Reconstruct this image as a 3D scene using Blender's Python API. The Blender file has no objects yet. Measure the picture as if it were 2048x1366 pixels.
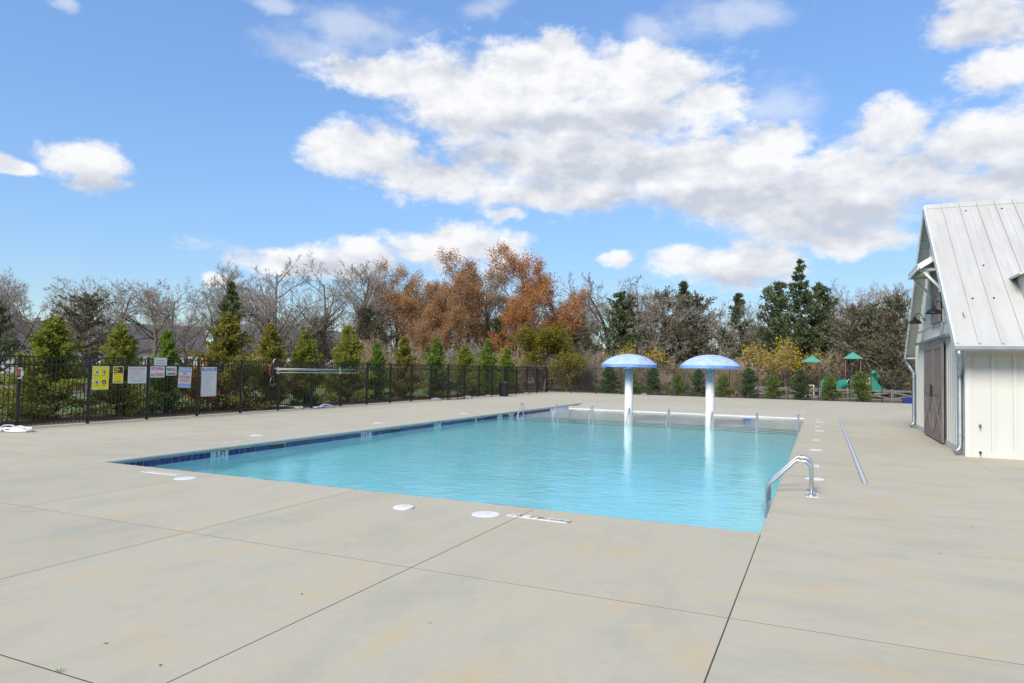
import bpy, math, random
import numpy as np
from mathutils import Vector, Matrix
PI = math.pi
sc = bpy.context.scene
C = sc.collection

# ------------------------------------------------------------------ camera
PITCH, ROLL, YAW, EYE = math.radians(2.163), math.radians(1.080), math.radians(24.139), 1.75
fw = Vector((-math.sin(YAW)*math.cos(PITCH), math.cos(YAW)*math.cos(PITCH), math.sin(PITCH)))
r0 = Vector((math.cos(YAW), math.sin(YAW), 0)); u0 = r0.cross(fw)
rr = r0*math.cos(ROLL) + u0*math.sin(ROLL); uu = -r0*math.sin(ROLL) + u0*math.cos(ROLL)
cam_d = bpy.data.cameras.new('camera'); cam = bpy.data.objects.new('camera', cam_d); C.objects.link(cam)
cam_d.sensor_width = 36; cam_d.lens = 24.32; cam_d.clip_start = .05; cam_d.clip_end = 3000
M = Matrix((( rr.x, uu.x, -fw.x, 0), (rr.y, uu.y, -fw.y, 0), (rr.z, uu.z, -fw.z, EYE), (0, 0, 0, 1)))
cam.matrix_world = M
sc.camera = cam

# ------------------------------------------------------------------ exposure and engine
vs = sc.view_settings
vs.view_transform = 'Standard'; vs.look = 'None'; vs.gamma = 1; vs.use_curve_mapping = False
vs.exposure = 1.36
sc.render.engine = 'CYCLES'
sc.cycles.use_denoising = True
sc.cycles.max_bounces = 8; sc.cycles.diffuse_bounces = 3; sc.cycles.glossy_bounces = 4
sc.cycles.transmission_bounces = 6; sc.cycles.transparent_max_bounces = 8
sc.cycles.caustics_refractive = True; sc.cycles.caustics_reflective = False
sc.cycles.sample_clamp_indirect = 40

# ------------------------------------------------------------------ sky, clouds, sun
SUN_EL, SUN_AZ = math.radians(38), math.radians(190)     # azimuth clockwise from +Y: behind the viewer
CLOUD_WHITE, CLOUD_GREY, SKY_STRENGTH, SKY_TINT = (.378, .380, .388), (.235, .252, .288), .12, (.86, .945, 1.04)
world = bpy.data.worlds.new('World'); sc.world = world; world.use_nodes = True
world.cycles.sampling_method = 'MANUAL'; world.cycles.sample_map_resolution = 512
CL = [(-0.62, 0.395, 0.091, 0.025), (-0.519, 0.393, 0.116, 0.035), (-0.388, 0.406, 0.124, 0.044), (-0.359, 0.437, 0.04, 0.025), (-0.229, 0.402, 0.106, 0.034), (-0.145, 0.365, 0.054, 0.025), (-0.445, 0.354, 0.138, 0.039), (-0.299, 0.347, 0.157, 0.039), (-0.371, 0.302, 0.145, 0.037), (-0.666, 0.292, 0.052, 0.03), (-0.61, 0.299, 0.042, 0.033), (-0.516, 0.268, 0.122, 0.027), (-0.363, 0.251, 0.18, 0.026), (-0.192, 0.284, 0.104, 0.036), (-0.072, 0.296, 0.048, 0.038), (-0.104, 0.24, 0.131, 0.036), (0.004, 0.21, 0.115, 0.035), (0.033, 0.255, 0.065, 0.037), (0.08, 0.301, 0.039, 0.027), (0.17, 0.274, 0.061, 0.04), (0.2, 0.224, 0.077, 0.034), (0.034, 0.173, 0.076, 0.016), (0.118, 0.252, 0.07, 0.036), (-0.988, 0.241, 0.044, 0.026), (-0.971, 0.22, 0.037, 0.018), (-1.071, 0.223, 0.016, 0.012), (-0.695, 0.144, 0.127, 0.019), (-0.749, 0.151, 0.052, 0.013), (-0.627, 0.159, 0.049, 0.015), (-0.514, 0.174, 0.065, 0.03), (-0.456, 0.165, 0.051, 0.025), (-0.157, 0.151, 0.061, 0.019), (-0.103, 0.143, 0.065, 0.027), (-0.275, 0.16, 0.023, 0.009), (-0.435, 0.218, 0.033, 0.012), (0.176, 0.409, 0.06, 0.023), (0.201, 0.354, 0.034, 0.024), (-0.83, 0.109, 0.024, 0.01)]
THIN = [(-0.65, 0.447, 0.084, 0.024), (-0.738, 0.421, 0.063, 0.024), (-0.478, 0.486, 0.033, 0.015), (-0.236, 0.448, 0.039, 0.021), (-0.759, 0.465, 0.046, 0.008), (-1.015, 0.41, 0.015, 0.008), (-.07, .345, .05, .03), (-.13, .46, .09, .02)]
SH = [(-0.386, 0.305, 0.152, 0.027), (-0.262, 0.284, 0.092, 0.019), (-0.205, 0.228, 0.193, 0.017), (-0.015, 0.196, 0.116, 0.023), (0.16, 0.229, 0.097, 0.018), (-0.09, 0.122, 0.071, 0.011), (-0.654, 0.14, 0.123, 0.01), (-0.981, 0.208, 0.047, 0.009), (-0.531, 0.291, 0.058, 0.02), (-0.313, 0.338, 0.101, 0.014), (-0.717, 0.415, 0.074, 0.012), (0.171, 0.389, 0.051, 0.011)]
def build_world():
    nt = world.node_tree; N = nt.nodes; L = nt.links; N.clear()
    def node(t, **kw):
        n = N.new(t)
        for k, v in kw.items(): setattr(n, k, v)
        return n
    def val(n, i, v):
        if hasattr(v, 'is_output') or isinstance(v, bpy.types.NodeSocket): L.new(v, n.inputs[i])
        else: n.inputs[i].default_value = v
    def ma(op, a, b=0., c=0., clamp=False):
        n = node('ShaderNodeMath', operation=op, use_clamp=clamp); val(n, 0, a); val(n, 1, b); val(n, 2, c); return n.outputs[0]
    def ve(op, a, b=(0, 0, 0)):
        n = node('ShaderNodeVectorMath', operation=op); val(n, 0, a); val(n, 1, b)
        return n.outputs['Value'] if op in ('LENGTH', 'DOT_PRODUCT') else n.outputs[0]
    def sstep(x, a, b):
        n = node('ShaderNodeMapRange', interpolation_type='SMOOTHSTEP'); val(n, 0, x); n.inputs[1].default_value = a; n.inputs[2].default_value = b; return n.outputs[0]
    def noise(vec, scale, detail, rough, off=(0, 0, 0), lac=2.0):
        n = node('ShaderNodeTexNoise'); n.inputs['Scale'].default_value = scale; n.inputs['Detail'].default_value = detail; n.inputs['Roughness'].default_value = rough
        L.new(ve('ADD', vec, off), n.inputs['Vector']); return n
    tc = node('ShaderNodeTexCoord'); d = ve('NORMALIZE', tc.outputs['Generated'])
    sx = node('ShaderNodeSeparateXYZ'); L.new(d, sx.inputs[0])
    az = ma('ARCTAN2', sx.outputs[0], sx.outputs[1])
    hor = ma('SQRT', ma('ADD', ma('MULTIPLY', sx.outputs[0], sx.outputs[0]), ma('MULTIPLY', sx.outputs[1], sx.outputs[1])))
    el = ma('ARCTAN2', sx.outputs[2], hor)
    cx = node('ShaderNodeCombineXYZ'); L.new(az, cx.inputs[0]); L.new(el, cx.inputs[1])
    P = cx.outputs[0]
    # a flattened copy of the direction: clouds are wider than tall
    dv = ve('MULTIPLY', d, (1, 1, 1.7))
    wn = noise(dv, 9, 4, .6)
    warp = ve('MULTIPLY', ve('SUBTRACT', wn.outputs['Color'], (.5, .5, .5)), (.10, .055, 0))
    Pw = ve('ADD', P, warp)
    def field(lst, p):
        cur = None
        for (a, e, ra, re) in lst:
            ln = ve('LENGTH', ve('MULTIPLY', ve('SUBTRACT', p, (a, e, 0)), (1/ra, 1/re, 0)))
            cur = ln if cur is None else ma('SMOOTH_MIN', cur, ln, .25)
        return ma('SUBTRACT', 1.42, cur)
    n1 = noise(dv, 11, 9, .58).outputs[0]
    n2 = noise(dv, 11, 9, .58, (-.009, -.012, .034)).outputs[0]      # the same billows a little nearer the sun
    n3 = noise(dv, 38, 7, .65).outputs[0]
    f = field(CL, Pw); ft = field(THIN, Pw); fs = field(SH, Pw)
    dens = ma('ADD', f, ma('MULTIPLY', ma('SUBTRACT', n1, .5), 1.9))
    # the rest of the sky, outside the frame: the same broken cumulus
    cov = noise(dv, 3.2, 3, .5, (4, 2, 7)).outputs[0]
    gen = ma('ADD', ma('MULTIPLY', ma('SUBTRACT', cov, .53), 7.0), ma('MULTIPLY', ma('SUBTRACT', n1, .5), 2.3))
    away = ma('MAXIMUM', sstep(ma('ABSOLUTE', ma('ADD', az, .42)), .72, .95), sstep(el, .50, .62))
    gen = ma('SUBTRACT', gen, ma('MULTIPLY', ma('SUBTRACT', 1., away), 6.))
    dens = ma('MAXIMUM', dens, gen)
    mask = sstep(ma('ADD', dens, ma('MULTIPLY', ma('SUBTRACT', n3, .5), 1.2)), -.05, .80)
    dt = ma('ADD', ft, ma('MULTIPLY', ma('SUBTRACT', n1, .5), 3.0))
    mt = ma('MULTIPLY', sstep(dt, -.1, 1.3), .45)
    mask = ma('MAXIMUM', mask, mt)
    mask = ma('MULTIPLY', mask, sstep(el, .0, .05))
    lit = ma('ADD', ma('MULTIPLY', ma('SUBTRACT', n1, n2), 3.0), .74)
    lit = ma('SUBTRACT', lit, ma('MULTIPLY', sstep(ma('ADD', fs, ma('MULTIPLY', ma('SUBTRACT', n1, .5), 1.2)), -.6, 1.1), .58))
    lit = ma('ADD', lit, ma('MULTIPLY', sstep(dens, .9, .1), .12), clamp=True)
    cc = node('ShaderNodeMix', data_type='RGBA'); L.new(lit, cc.inputs[0]); cc.inputs[6].default_value = (*CLOUD_GREY, 1); cc.inputs[7].default_value = (*CLOUD_WHITE, 1)
    sky = node('ShaderNodeTexSky', sky_type='NISHITA', sun_disc=False); sky.sun_elevation = SUN_EL; sky.sun_rotation = SUN_AZ
    sky.air_density = 1.0; sky.dust_density = .15; sky.ozone_density = 3.0
    sk = ve('SCALE', sky.outputs[0]); N[sk.node.name].inputs['Scale'].default_value = SKY_STRENGTH
    lum = ve('DOT_PRODUCT', sk, (.2, .5, .3))
    sk2 = node('ShaderNodeVectorMath', operation='SCALE'); L.new(sk, sk2.inputs[0]); L.new(ma('DIVIDE', 1.22, ma('ADD', 1., ma('MULTIPLY', lum, 2.6))), sk2.inputs['Scale'])
    sk = ve('MULTIPLY', sk2.outputs[0], SKY_TINT)
    mx = node('ShaderNodeMix', data_type='RGBA'); L.new(mask, mx.inputs[0]); L.new(sk, mx.inputs[6]); L.new(cc.outputs[2], mx.inputs[7])
    bg = node('ShaderNodeBackground'); L.new(mx.outputs[2], bg.inputs[0]); bg.inputs[1].default_value = 1.0
    out = node('ShaderNodeOutputWorld'); L.new(bg.outputs[0], out.inputs[0])
build_world()
sl = bpy.data.lights.new('sun', 'SUN'); sl.energy = 2.2; sl.angle = math.radians(26); sl.color = (1, .93, .82)
sun = bpy.data.objects.new('sun', sl); C.objects.link(sun)
sdir = Vector((math.sin(SUN_AZ)*math.cos(SUN_EL), math.cos(SUN_AZ)*math.cos(SUN_EL), math.sin(SUN_EL)))
sun.rotation_euler = (-sdir).to_track_quat('-Z', 'Y').to_euler(); sun.location = sdir*60

# ------------------------------------------------------------------ helpers: meshes
class MB:
    def __init__(s): s.v = []; s.f = []
    def add(s, vs, fs):
        b = len(s.v); s.v += [tuple(v) for v in vs]; s.f += [tuple(i+b for i in f) for f in fs]; return s
    def box(s, x0, x1, y0, y1, z0, z1):
        return s.add([(x0,y0,z0),(x1,y0,z0),(x1,y1,z0),(x0,y1,z0),(x0,y0,z1),(x1,y0,z1),(x1,y1,z1),(x0,y1,z1)],
                     [(3,2,1,0),(4,5,6,7),(0,1,5,4),(1,2,6,5),(2,3,7,6),(3,0,4,7)])
    def slab(s, x0, x1, y0, y1, z0, z1, c=.006):       # a box whose top edges are eased
        v = [(x0,y0,z0),(x1,y0,z0),(x1,y1,z0),(x0,y1,z0),(x0,y0,z1-c),(x1,y0,z1-c),(x1,y1,z1-c),(x0,y1,z1-c),(x0+c,y0+c,z1),(x1-c,y0+c,z1),(x1-c,y1-c,z1),(x0+c,y1-c,z1)]
        return s.add(v, [(3,2,1,0),(0,1,5,4),(1,2,6,5),(2,3,7,6),(3,0,4,7),(4,5,9,8),(5,6,10,9),(6,7,11,10),(7,4,8,11),(8,9,10,11)])
    def bar(s, a, b, w, h, up=(0,0,1)):                # a square bar from a to b
        a, b = Vector(a), Vector(b); d = (b-a).normalized(); u = Vector(up)
        if abs(d.dot(u)) > .99: u = Vector((1,0,0))
        r = d.cross(u).normalized()*w/2; t = r.cross(d).normalized()*h/2
        v = [a-r-t, a+r-t, a+r+t, a-r+t, b-r-t, b+r-t, b+r+t, b-r+t]
        return s.add(v, [(0,1,2,3),(7,6,5,4),(4,5,1,0),(5,6,2,1),(6,7,3,2),(7,4,0,3)])
    def tube(s, pts, rad, n=8, caps=True):
        pts = [Vector(p) for p in pts]; rad = rad if isinstance(rad, (list, tuple)) else [rad]*len(pts)
        vs, fs = [], []; ref = None
        for i, p in enumerate(pts):
            d = (pts[min(i+1, len(pts)-1)] - pts[max(i-1, 0)]).normalized()
            if ref is None: ref = Vector((0,0,1)) if abs(d.z) < .9 else Vector((1,0,0))
            x = d.cross(ref)
            if x.length < 1e-4: ref = Vector((0,1,0)); x = d.cross(ref)
            x.normalize(); y = d.cross(x).normalized(); ref = -y if False else ref
            for k in range(n):
                a = 2*PI*k/n; vs.append(p + (x*math.cos(a) + y*math.sin(a))*rad[i])
        for i in range(len(pts)-1):
            for k in range(n):
                fs.append((i*n+k, i*n+(k+1) % n, (i+1)*n+(k+1) % n, (i+1)*n+k))
        if caps: fs.append(tuple(range(n-1, -1, -1))); fs.append(tuple((len(pts)-1)*n+k for k in range(n)))
        return s.add(vs, fs)
    def lathe(s, prof, n=24, c=(0,0,0)):
        vs, fs = [], []
        for r, z in prof:
            for k in range(n): a = 2*PI*k/n; vs.append((c[0]+r*math.cos(a), c[1]+r*math.sin(a), c[2]+z))
        for i in range(len(prof)-1):
            for k in range(n): fs.append((i*n+k, i*n+(k+1) % n, (i+1)*n+(k+1) % n, (i+1)*n+k))
        return s.add(vs, fs)
    def prism(s, poly, axis, a, b):                    # poly in the two other axes, extruded along axis
        n = len(poly)
        def P(q, t): return (t, q[0], q[1]) if axis == 'x' else (q[0], t, q[1]) if axis == 'y' else (q[0], q[1], t)
        return s.add([P(q, a) for q in poly] + [P(q, b) for q in poly], [tuple(range(n-1, -1, -1)), tuple(range(n, 2*n))] + [(i, (i+1) % n, n+(i+1) % n, n+i) for i in range(n)])
    def mesh(s, name, mat, smooth=False):
        me = bpy.data.meshes.new(name); me.from_pydata(s.v, [], s.f); me.update()
        if mat: me.materials.append(mat)
        if smooth: me.shade_smooth()
        return me
    def build(s, name, mat, parent=None, smooth=False):
        return link(name, s.mesh(name, mat, smooth), parent)
def link(name, me, parent=None, loc=(0,0,0), rot=(0,0,0), scale=(1,1,1)):
    o = bpy.data.objects.new(name, me); C.objects.link(o); o.location = loc; o.rotation_euler = rot; o.scale = scale
    if parent: o.parent = parent
    return o
def tag(o, label=None, cat=None, group=None, kind=None):
    if label: o['label'] = label
    if cat: o['category'] = cat
    if group: o['group'] = group
    if kind: o['kind'] = kind
    return o
def thing(name, loc, label, cat, group=None, rz=0):
    o = bpy.data.objects.new(name, None); C.objects.link(o); o.location = loc; o.rotation_euler = (0,0,rz); o.empty_display_size = .2
    return tag(o, label, cat, group)
def copy_tree(o, parent=None):
    c = o.copy(); C.objects.link(c)
    if parent: c.parent = parent
    for ch in list(o.children): copy_tree(ch, c)
    return c
def smoothed(o, ang=40):
    o.data.shade_smooth()
    try: o.data.set_sharp_from_angle(angle=math.radians(ang))
    except Exception: pass
    return o
FONT_CACHE = {}
def text_mesh(body, size, mat, to, bold=0., align='CENTER', sx=1.):
    """flat lettering as a mesh; to(u, v) -> world point"""
    cu = bpy.data.curves.new('lettering', 'FONT'); cu.body = body; cu.size = size; cu.align_x = align; cu.align_y = 'CENTER'; cu.offset = bold; cu.resolution_u = 3
    o = bpy.data.objects.new('lettering', cu); C.objects.link(o); bpy.context.view_layer.update()
    me = bpy.data.meshes.new_from_object(o.evaluated_get(bpy.context.evaluated_depsgraph_get()))
    bpy.data.objects.remove(o); bpy.data.curves.remove(cu)
    for v in me.vertices: v.co = to(v.co.x*sx, v.co.y)
    me.materials.clear(); me.materials.append(mat); me.name = 'lettering'
    return me

# ------------------------------------------------------------------ helpers: materials
MATS = {}
def mat(name, col, rough=.6, metal=0., var=.12, scale=6., bump=0., bscale=40., spec=.5, col2=None, detail=5, stretch=(1,1,1), coat=0.):
    m = bpy.data.materials.new(name); m.use_nodes = True; nt = m.node_tree; N, L = nt.nodes, nt.links; b = N['Principled BSDF']
    b.inputs['Roughness'].default_value = rough; b.inputs['Metallic'].default_value = metal; b.inputs['Specular IOR Level'].default_value = spec; b.inputs['Coat Weight'].default_value = coat
    g = N.new('ShaderNodeNewGeometry'); mp = N.new('ShaderNodeVectorMath'); mp.operation = 'MULTIPLY'; mp.inputs[1].default_value = stretch; L.new(g.outputs['Position'], mp.inputs[0])
    nz = N.new('ShaderNodeTexNoise'); nz.inputs['Scale'].default_value = scale; nz.inputs['Detail'].default_value = detail; nz.inputs['Roughness'].default_value = .62; L.new(mp.outputs[0], nz.inputs['Vector'])
    rp = N.new('ShaderNodeValToRGB'); e = rp.color_ramp.elements; c2 = col2 or tuple(min(1, c*(1+var)) for c in col); c1 = tuple(c*(1-var) for c in col) if not col2 else col
    e[0].position = .3; e[1].position = .7; e[0].color = (*c1, 1); e[1].color = (*c2, 1); L.new(nz.outputs[0], rp.inputs[0]); L.new(rp.outputs[0], b.inputs['Base Color'])
    if bump:
        n2 = N.new('ShaderNodeTexNoise'); n2.inputs['Scale'].default_value = bscale; n2.inputs['Detail'].default_value = 6; L.new(mp.outputs[0], n2.inputs['Vector'])
        bp = N.new('ShaderNodeBump'); bp.inputs['Strength'].default_value = bump; bp.inputs['Distance'].default_value = .02; L.new(n2.outputs[0], bp.inputs['Height']); L.new(bp.outputs[0], b.inputs['Normal'])
    MATS[name] = m; return m
def leaf_mat(name, cols, trans=.3, rough=.7):
    m = bpy.data.materials.new(name); m.use_nodes = True; nt = m.node_tree; N, L = nt.nodes, nt.links; N.clear()
    g = N.new('ShaderNodeNewGeometry'); oi = N.new('ShaderNodeObjectInfo'); rp = N.new('ShaderNodeValToRGB')
    ad = N.new('ShaderNodeMath'); ad.operation = 'MULTIPLY_ADD'; L.new(g.outputs['Random Per Island'], ad.inputs[0]); ad.inputs[1].default_value = .8
    mu = N.new('ShaderNodeMath'); mu.operation = 'MULTIPLY'; mu.inputs[1].default_value = .2; L.new(oi.outputs['Random'], mu.inputs[0]); L.new(mu.outputs[0], ad.inputs[2])
    L.new(ad.outputs[0], rp.inputs[0]); el = rp.color_ramp.elements
    for i, c in enumerate(cols):
        e = el[i] if i < 2 else el.new(1.)
        e.color = (*c, 1)
    for i, e in enumerate(el): e.position = i/(len(cols)-1)
    d = N.new('ShaderNodeBsdfDiffuse'); t = N.new('ShaderNodeBsdfTranslucent'); mx = N.new('ShaderNodeMixShader'); mx.inputs[0].default_value = trans
    L.new(rp.outputs[0], d.inputs[0]); L.new(rp.outputs[0], t.inputs[0]); L.new(d.outputs[0], mx.inputs[1]); L.new(t.outputs[0], mx.inputs[2])
    o = N.new('ShaderNodeOutputMaterial'); L.new(mx.outputs[0], o.inputs[0]); return m
def concrete_mat(name, base, warm, cool, amount=1., drag=(.55,1.5,1)):
    m = bpy.data.materials.new(name); m.use_nodes = True; nt = m.node_tree; N, L = nt.nodes, nt.links; b = N['Principled BSDF']; b.inputs['Roughness'].default_value = .78; b.inputs['Specular IOR Level'].default_value = .3
    g = N.new('ShaderNodeNewGeometry'); oi = N.new('ShaderNodeObjectInfo')
    def vm(v, s, off=(0,0,0)):
        n = N.new('ShaderNodeMapping'); n.inputs['Scale'].default_value = s; n.inputs['Location'].default_value = off; L.new(v, n.inputs['Vector']); return n.outputs[0]
    def nz(v, sc, det=6, r=.6, dist=0.):
        n = N.new('ShaderNodeTexNoise'); n.inputs['Scale'].default_value = sc; n.inputs['Detail'].default_value = det; n.inputs['Roughness'].default_value = r; n.inputs['Distortion'].default_value = dist; L.new(v, n.inputs['Vector']); return n.outputs[0]
    def rng(x, a, b_, lo, hi):
        n = N.new('ShaderNodeMapRange'); n.interpolation_type = 'SMOOTHSTEP'; L.new(x, n.inputs[0])
        for i, q in enumerate((a, b_, lo, hi)): n.inputs[i+1].default_value = q
        return n.outputs[0]
    def mix(f, a, b_, mode='MIX'):
        n = N.new('ShaderNodeMix'); n.data_type = 'RGBA'; n.blend_type = mode
        if isinstance(f, float): n.inputs[0].default_value = f
        else: L.new(f, n.inputs[0])
        for i, q in ((6, a), (7, b_)):
            if isinstance(q, tuple): n.inputs[i].default_value = (*q, 1)
            else: L.new(q, n.inputs[i])
        return n.outputs[2]
    p = g.outputs['Position']
    streak = vm(p, drag)                        # trowel drag and run-off: each pour was finished one way
    c = mix(rng(nz(streak, 1.1, 8, .66, .25), .43, .70, 0, .7*amount), base, cool)
    c = mix(rng(nz(vm(streak, (1,1,1), (7.3,2.1,0)), 1.5, 8, .68, .3), .49, .70, 0, .8*amount), c, warm)
    c = mix(rng(nz(vm(p, (.8,1.3,1), (3,9,0)), 3.2, 7, .7), .56, .80, 0, .35*amount), c, tuple(min(1, q*1.22) for q in base))
    c = mix(rng(nz(vm(p, (1,1,1), (1,5,0)), 2.1, 4, .6, 1.2), .62, .8, 0, .28*amount), c, tuple(q*.62 for q in base))
    c = mix(rng(nz(vm(p, (1,1,1), (8,1,0)), 9, 8, .75), .52, .78, 0, .22*amount), c, tuple(q*.72 for q in base))
    c = mix(rng(nz(vm(p, drag, (2,6,0)), 34, 6, .75), .48, .72, 0, .30*amount), c, tuple(q*.74 for q in base))
    c = mix(rng(nz(vm(p, drag, (5,3,0)), 22, 6, .75), .54, .74, 0, .30*amount), c, tuple(min(1, q*1.25) for q in base))
    c = mix(rng(nz(p, 160, 3, .6), .3, .75, .0, .26), c, tuple(q*.55 for q in base))
    v = N.new('ShaderNodeHueSaturation'); L.new(c, v.inputs['Color'])
    mr = N.new('ShaderNodeMapRange'); L.new(oi.outputs['Random'], mr.inputs[0]); mr.inputs[3].default_value = .955; mr.inputs[4].default_value = 1.035; L.new(mr.outputs[0], v.inputs['Value'])
    L.new(v.outputs[0], b.inputs['Base Color'])
    bp = N.new('ShaderNodeBump'); bp.inputs['Strength'].default_value = .5; bp.inputs['Distance'].default_value = .004; L.new(nz(vm(p, (.5,1.6,1)), 90, 5, .7), bp.inputs['Height']); L.new(bp.outputs[0], b.inputs['Normal'])
    return m
M_CONC = concrete_mat('deck_concrete', (.43,.398,.308), (.46,.375,.235), (.345,.338,.278), 1.15)
M_CONC2 = concrete_mat('near_deck_concrete', (.43,.398,.308), (.46,.378,.24), (.348,.34,.28), 1.15, (1.4,.65,1))
M_APRON = concrete_mat('apron_concrete', (.42,.40,.33), (.42,.375,.28), (.36,.355,.31), .6)
M_SUB = mat('joint_filler', (.055,.05,.045), .9)
M_COPE = concrete_mat('coping_edge', (.40,.42,.37), (.36,.38,.28), (.30,.36,.33), .8)
M_PLASTER = mat('pool_plaster', (.76,.94,.95), .6, var=.05, scale=1.2)
M_SHELF = mat('shelf_plaster', (.86,.90,.86), .7, var=.06, scale=2.5)
M_NOSE = mat('step_nosing', (.05,.07,.10), .5)
M_TILE = mat('cobalt_tile', (.018,.024,.14), .12, var=.35, scale=9, spec=.6)
M_GROUT = mat('grout', (.62,.64,.66), .8)
M_WHITE = mat('white_plastic', (.66,.65,.62), .4, var=.04)
M_WHITEP = mat('white_paint', (.66,.66,.63), .45, var=.03, scale=2)
M_BLACK = mat('black_print', (.02,.02,.022), .5)
M_FENCE = mat('black_powder_coat', (.012,.012,.013), .38, var=.2, scale=20)
M_STEEL = mat('stainless_steel', (.60,.61,.62), .34, 1., var=.06)
M_GREY = mat('galvanized', (.40,.42,.44), .45, .6, var=.1)
M_RED = mat('red_print', (.62,.06,.09), .5)
M_PINK = mat('faded_red_print', (.55,.30,.36), .5)
M_BLUE = mat('blue_print', (.04,.16,.50), .5)
M_LBLUE = mat('pale_blue_print', (.17,.36,.72), .5)
M_YELL = mat('yellow_print', (.86,.70,.01), .45, var=.03)
M_GTXT = mat('grey_print', (.36,.37,.42), .6)
M_DTXT = mat('olive_print', (.34,.26,.01), .6)

# ------------------------------------------------------------------ ground
M_GROUND = mat('woodland_floor', (.11,.085,.05), .95, col2=(.20,.15,.085), scale=1.6, bump=.5, bscale=8)
M_LAWN = mat('lawn', (.06,.10,.022), .95, col2=(.11,.155,.045), scale=3, bump=.5, bscale=60)
M_MULCH = mat('bark_mulch', (.085,.045,.03), .95, col2=(.17,.10,.07), scale=14, bump=.8, bscale=40)
tag(MB().add([(-900,-900,-.12),(900,-900,-.12),(900,7.5,-.12),(-900,7.5,-.12), (-900,7.5,-.12),(-11.6,7.5,-.12),(-11.6,35,-.12),(-900,35,-.12), (-.3,7.5,-.12),(900,7.5,-.12),(900,35,-.12),(-.3,35,-.12), (-900,35,-.12),(900,35,-.12),(900,1500,-.12),(-900,1500,-.12)], [(0,1,2,3),(4,5,6,7),(8,9,10,11),(12,13,14,15)]).build('ground', M_GROUND), kind='structure')
tag(MB().box(-34, -22.6, -8, 49, -.2, -.06).build('lawn', M_LAWN), kind='structure')
tag(MB().box(-22.6, -18.72, -8, 51.5, -.2, -.045).build('mulch_bed', M_MULCH), kind='structure')
tag(MB().box(-18.72, 8, 48.95, 52.4, -.2, -.05).build('mulch_bed', M_MULCH), kind='structure')

# ------------------------------------------------------------------ deck: poured slabs with open joints
PX0, PX1, PY0, PY1, WZ = -11.25, -.6, 8.06, 34.4, -.18
deck = thing('pool_deck', (0,0,0), None, None); deck['kind'] = 'structure'
MB().add([(-18.7,-5,-.0014),(14,-5,-.0014),(14,PY0-.1,-.0014),(-18.7,PY0-.1,-.0014),(-18.7,PY0-.1,-.0014),(PX0-.1,PY0-.1,-.0014),(PX0-.1,48.9,-.0014),(-18.7,48.9,-.0014),(PX1+.1,PY0-.1,-.0014),(14,PY0-.1,-.0014),(14,48.9,-.0014),(PX1+.1,48.9,-.0014),(PX0-.1,PY1+.1,-.0014),(PX1+.1,PY1+.1,-.0014),(PX1+.1,48.9,-.0014),(PX0-.1,48.9,-.0014)],[(0,1,2,3),(4,5,6,7),(8,9,10,11),(12,13,14,15)]).build('joint_filler', M_SUB, deck)
def slab(x0, x1, y0, y1, gx=.005, gy=.006):
    MB().slab(x0+gx, x1-gx, y0+gy, y1-gy, -.085, 0, .001).build('slab', M_CONC2 if x1 < PX1+.1 and y1 < PY0+.1 else M_CONC, deck)
cols = [-18.7, -16.2, -13.7, PX0, -8.6, -5.93, -3.25, PX1, 2.85, 6.2, 9.6, 14]
for i in range(len(cols)-1):
    for y0, y1 in ((-5,-2.7),(-2.7,-.06),(-.06,2.57),(2.57,5.2),(5.2,PY0)):
        slab(cols[i], cols[i+1], y0, y1)
side_rows = [PY0, 12.5, 17, 21.5, 26, 30.5, PY1, 38.9, 43.4, 48.9]
for a, b in zip(side_rows, side_rows[1:]):
    for i in (0, 1, 2): slab(cols[i], cols[i+1], a, b, .0025, .0025)
    if 12.4 < a < 30: slab(PX1, .599, a, b, .0005, .0025); slab(.681, 2.85, a, b, .0005, .0025)
    else: slab(PX1, 2.85, a, b, .003, .0025)
    for i in (8, 9, 10): slab(cols[i], cols[i+1], a, b, .003, .0025)
for a, b in zip([PY1, 38.9, 43.4], [38.9, 43.4, 48.9]):
    for i in (3, 4, 5, 6): slab(cols[i], cols[i+1], a, b, .0025, .0025)
# trench drain
dr = thing('trench_drain', (.64, 12.5, 0), 'long narrow grey trench drain set into the concrete beside the pool', 'drain')
def DL(mb, name, m, par=dr, off=(-.64,-12.5,0)): o = mb.build(name, m, par); o.location = off; return o
DL(MB().box(.60,.68,12.5,30.5,-.08,.0008), 'channel', M_BLACK)
for s in (.601, .673): DL(MB().box(s,s+.006,12.5,30.5,-.03,.003), 'edge_rail', M_GREY)
gm = MB().box(-.027,.027,.004,.996,-.025,.0035).mesh('grate', mat('drain_grate', (.50,.52,.55), .5, .2, var=.08))
for k in range(18): link('grate', gm, dr, (0, k, 0))

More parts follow.
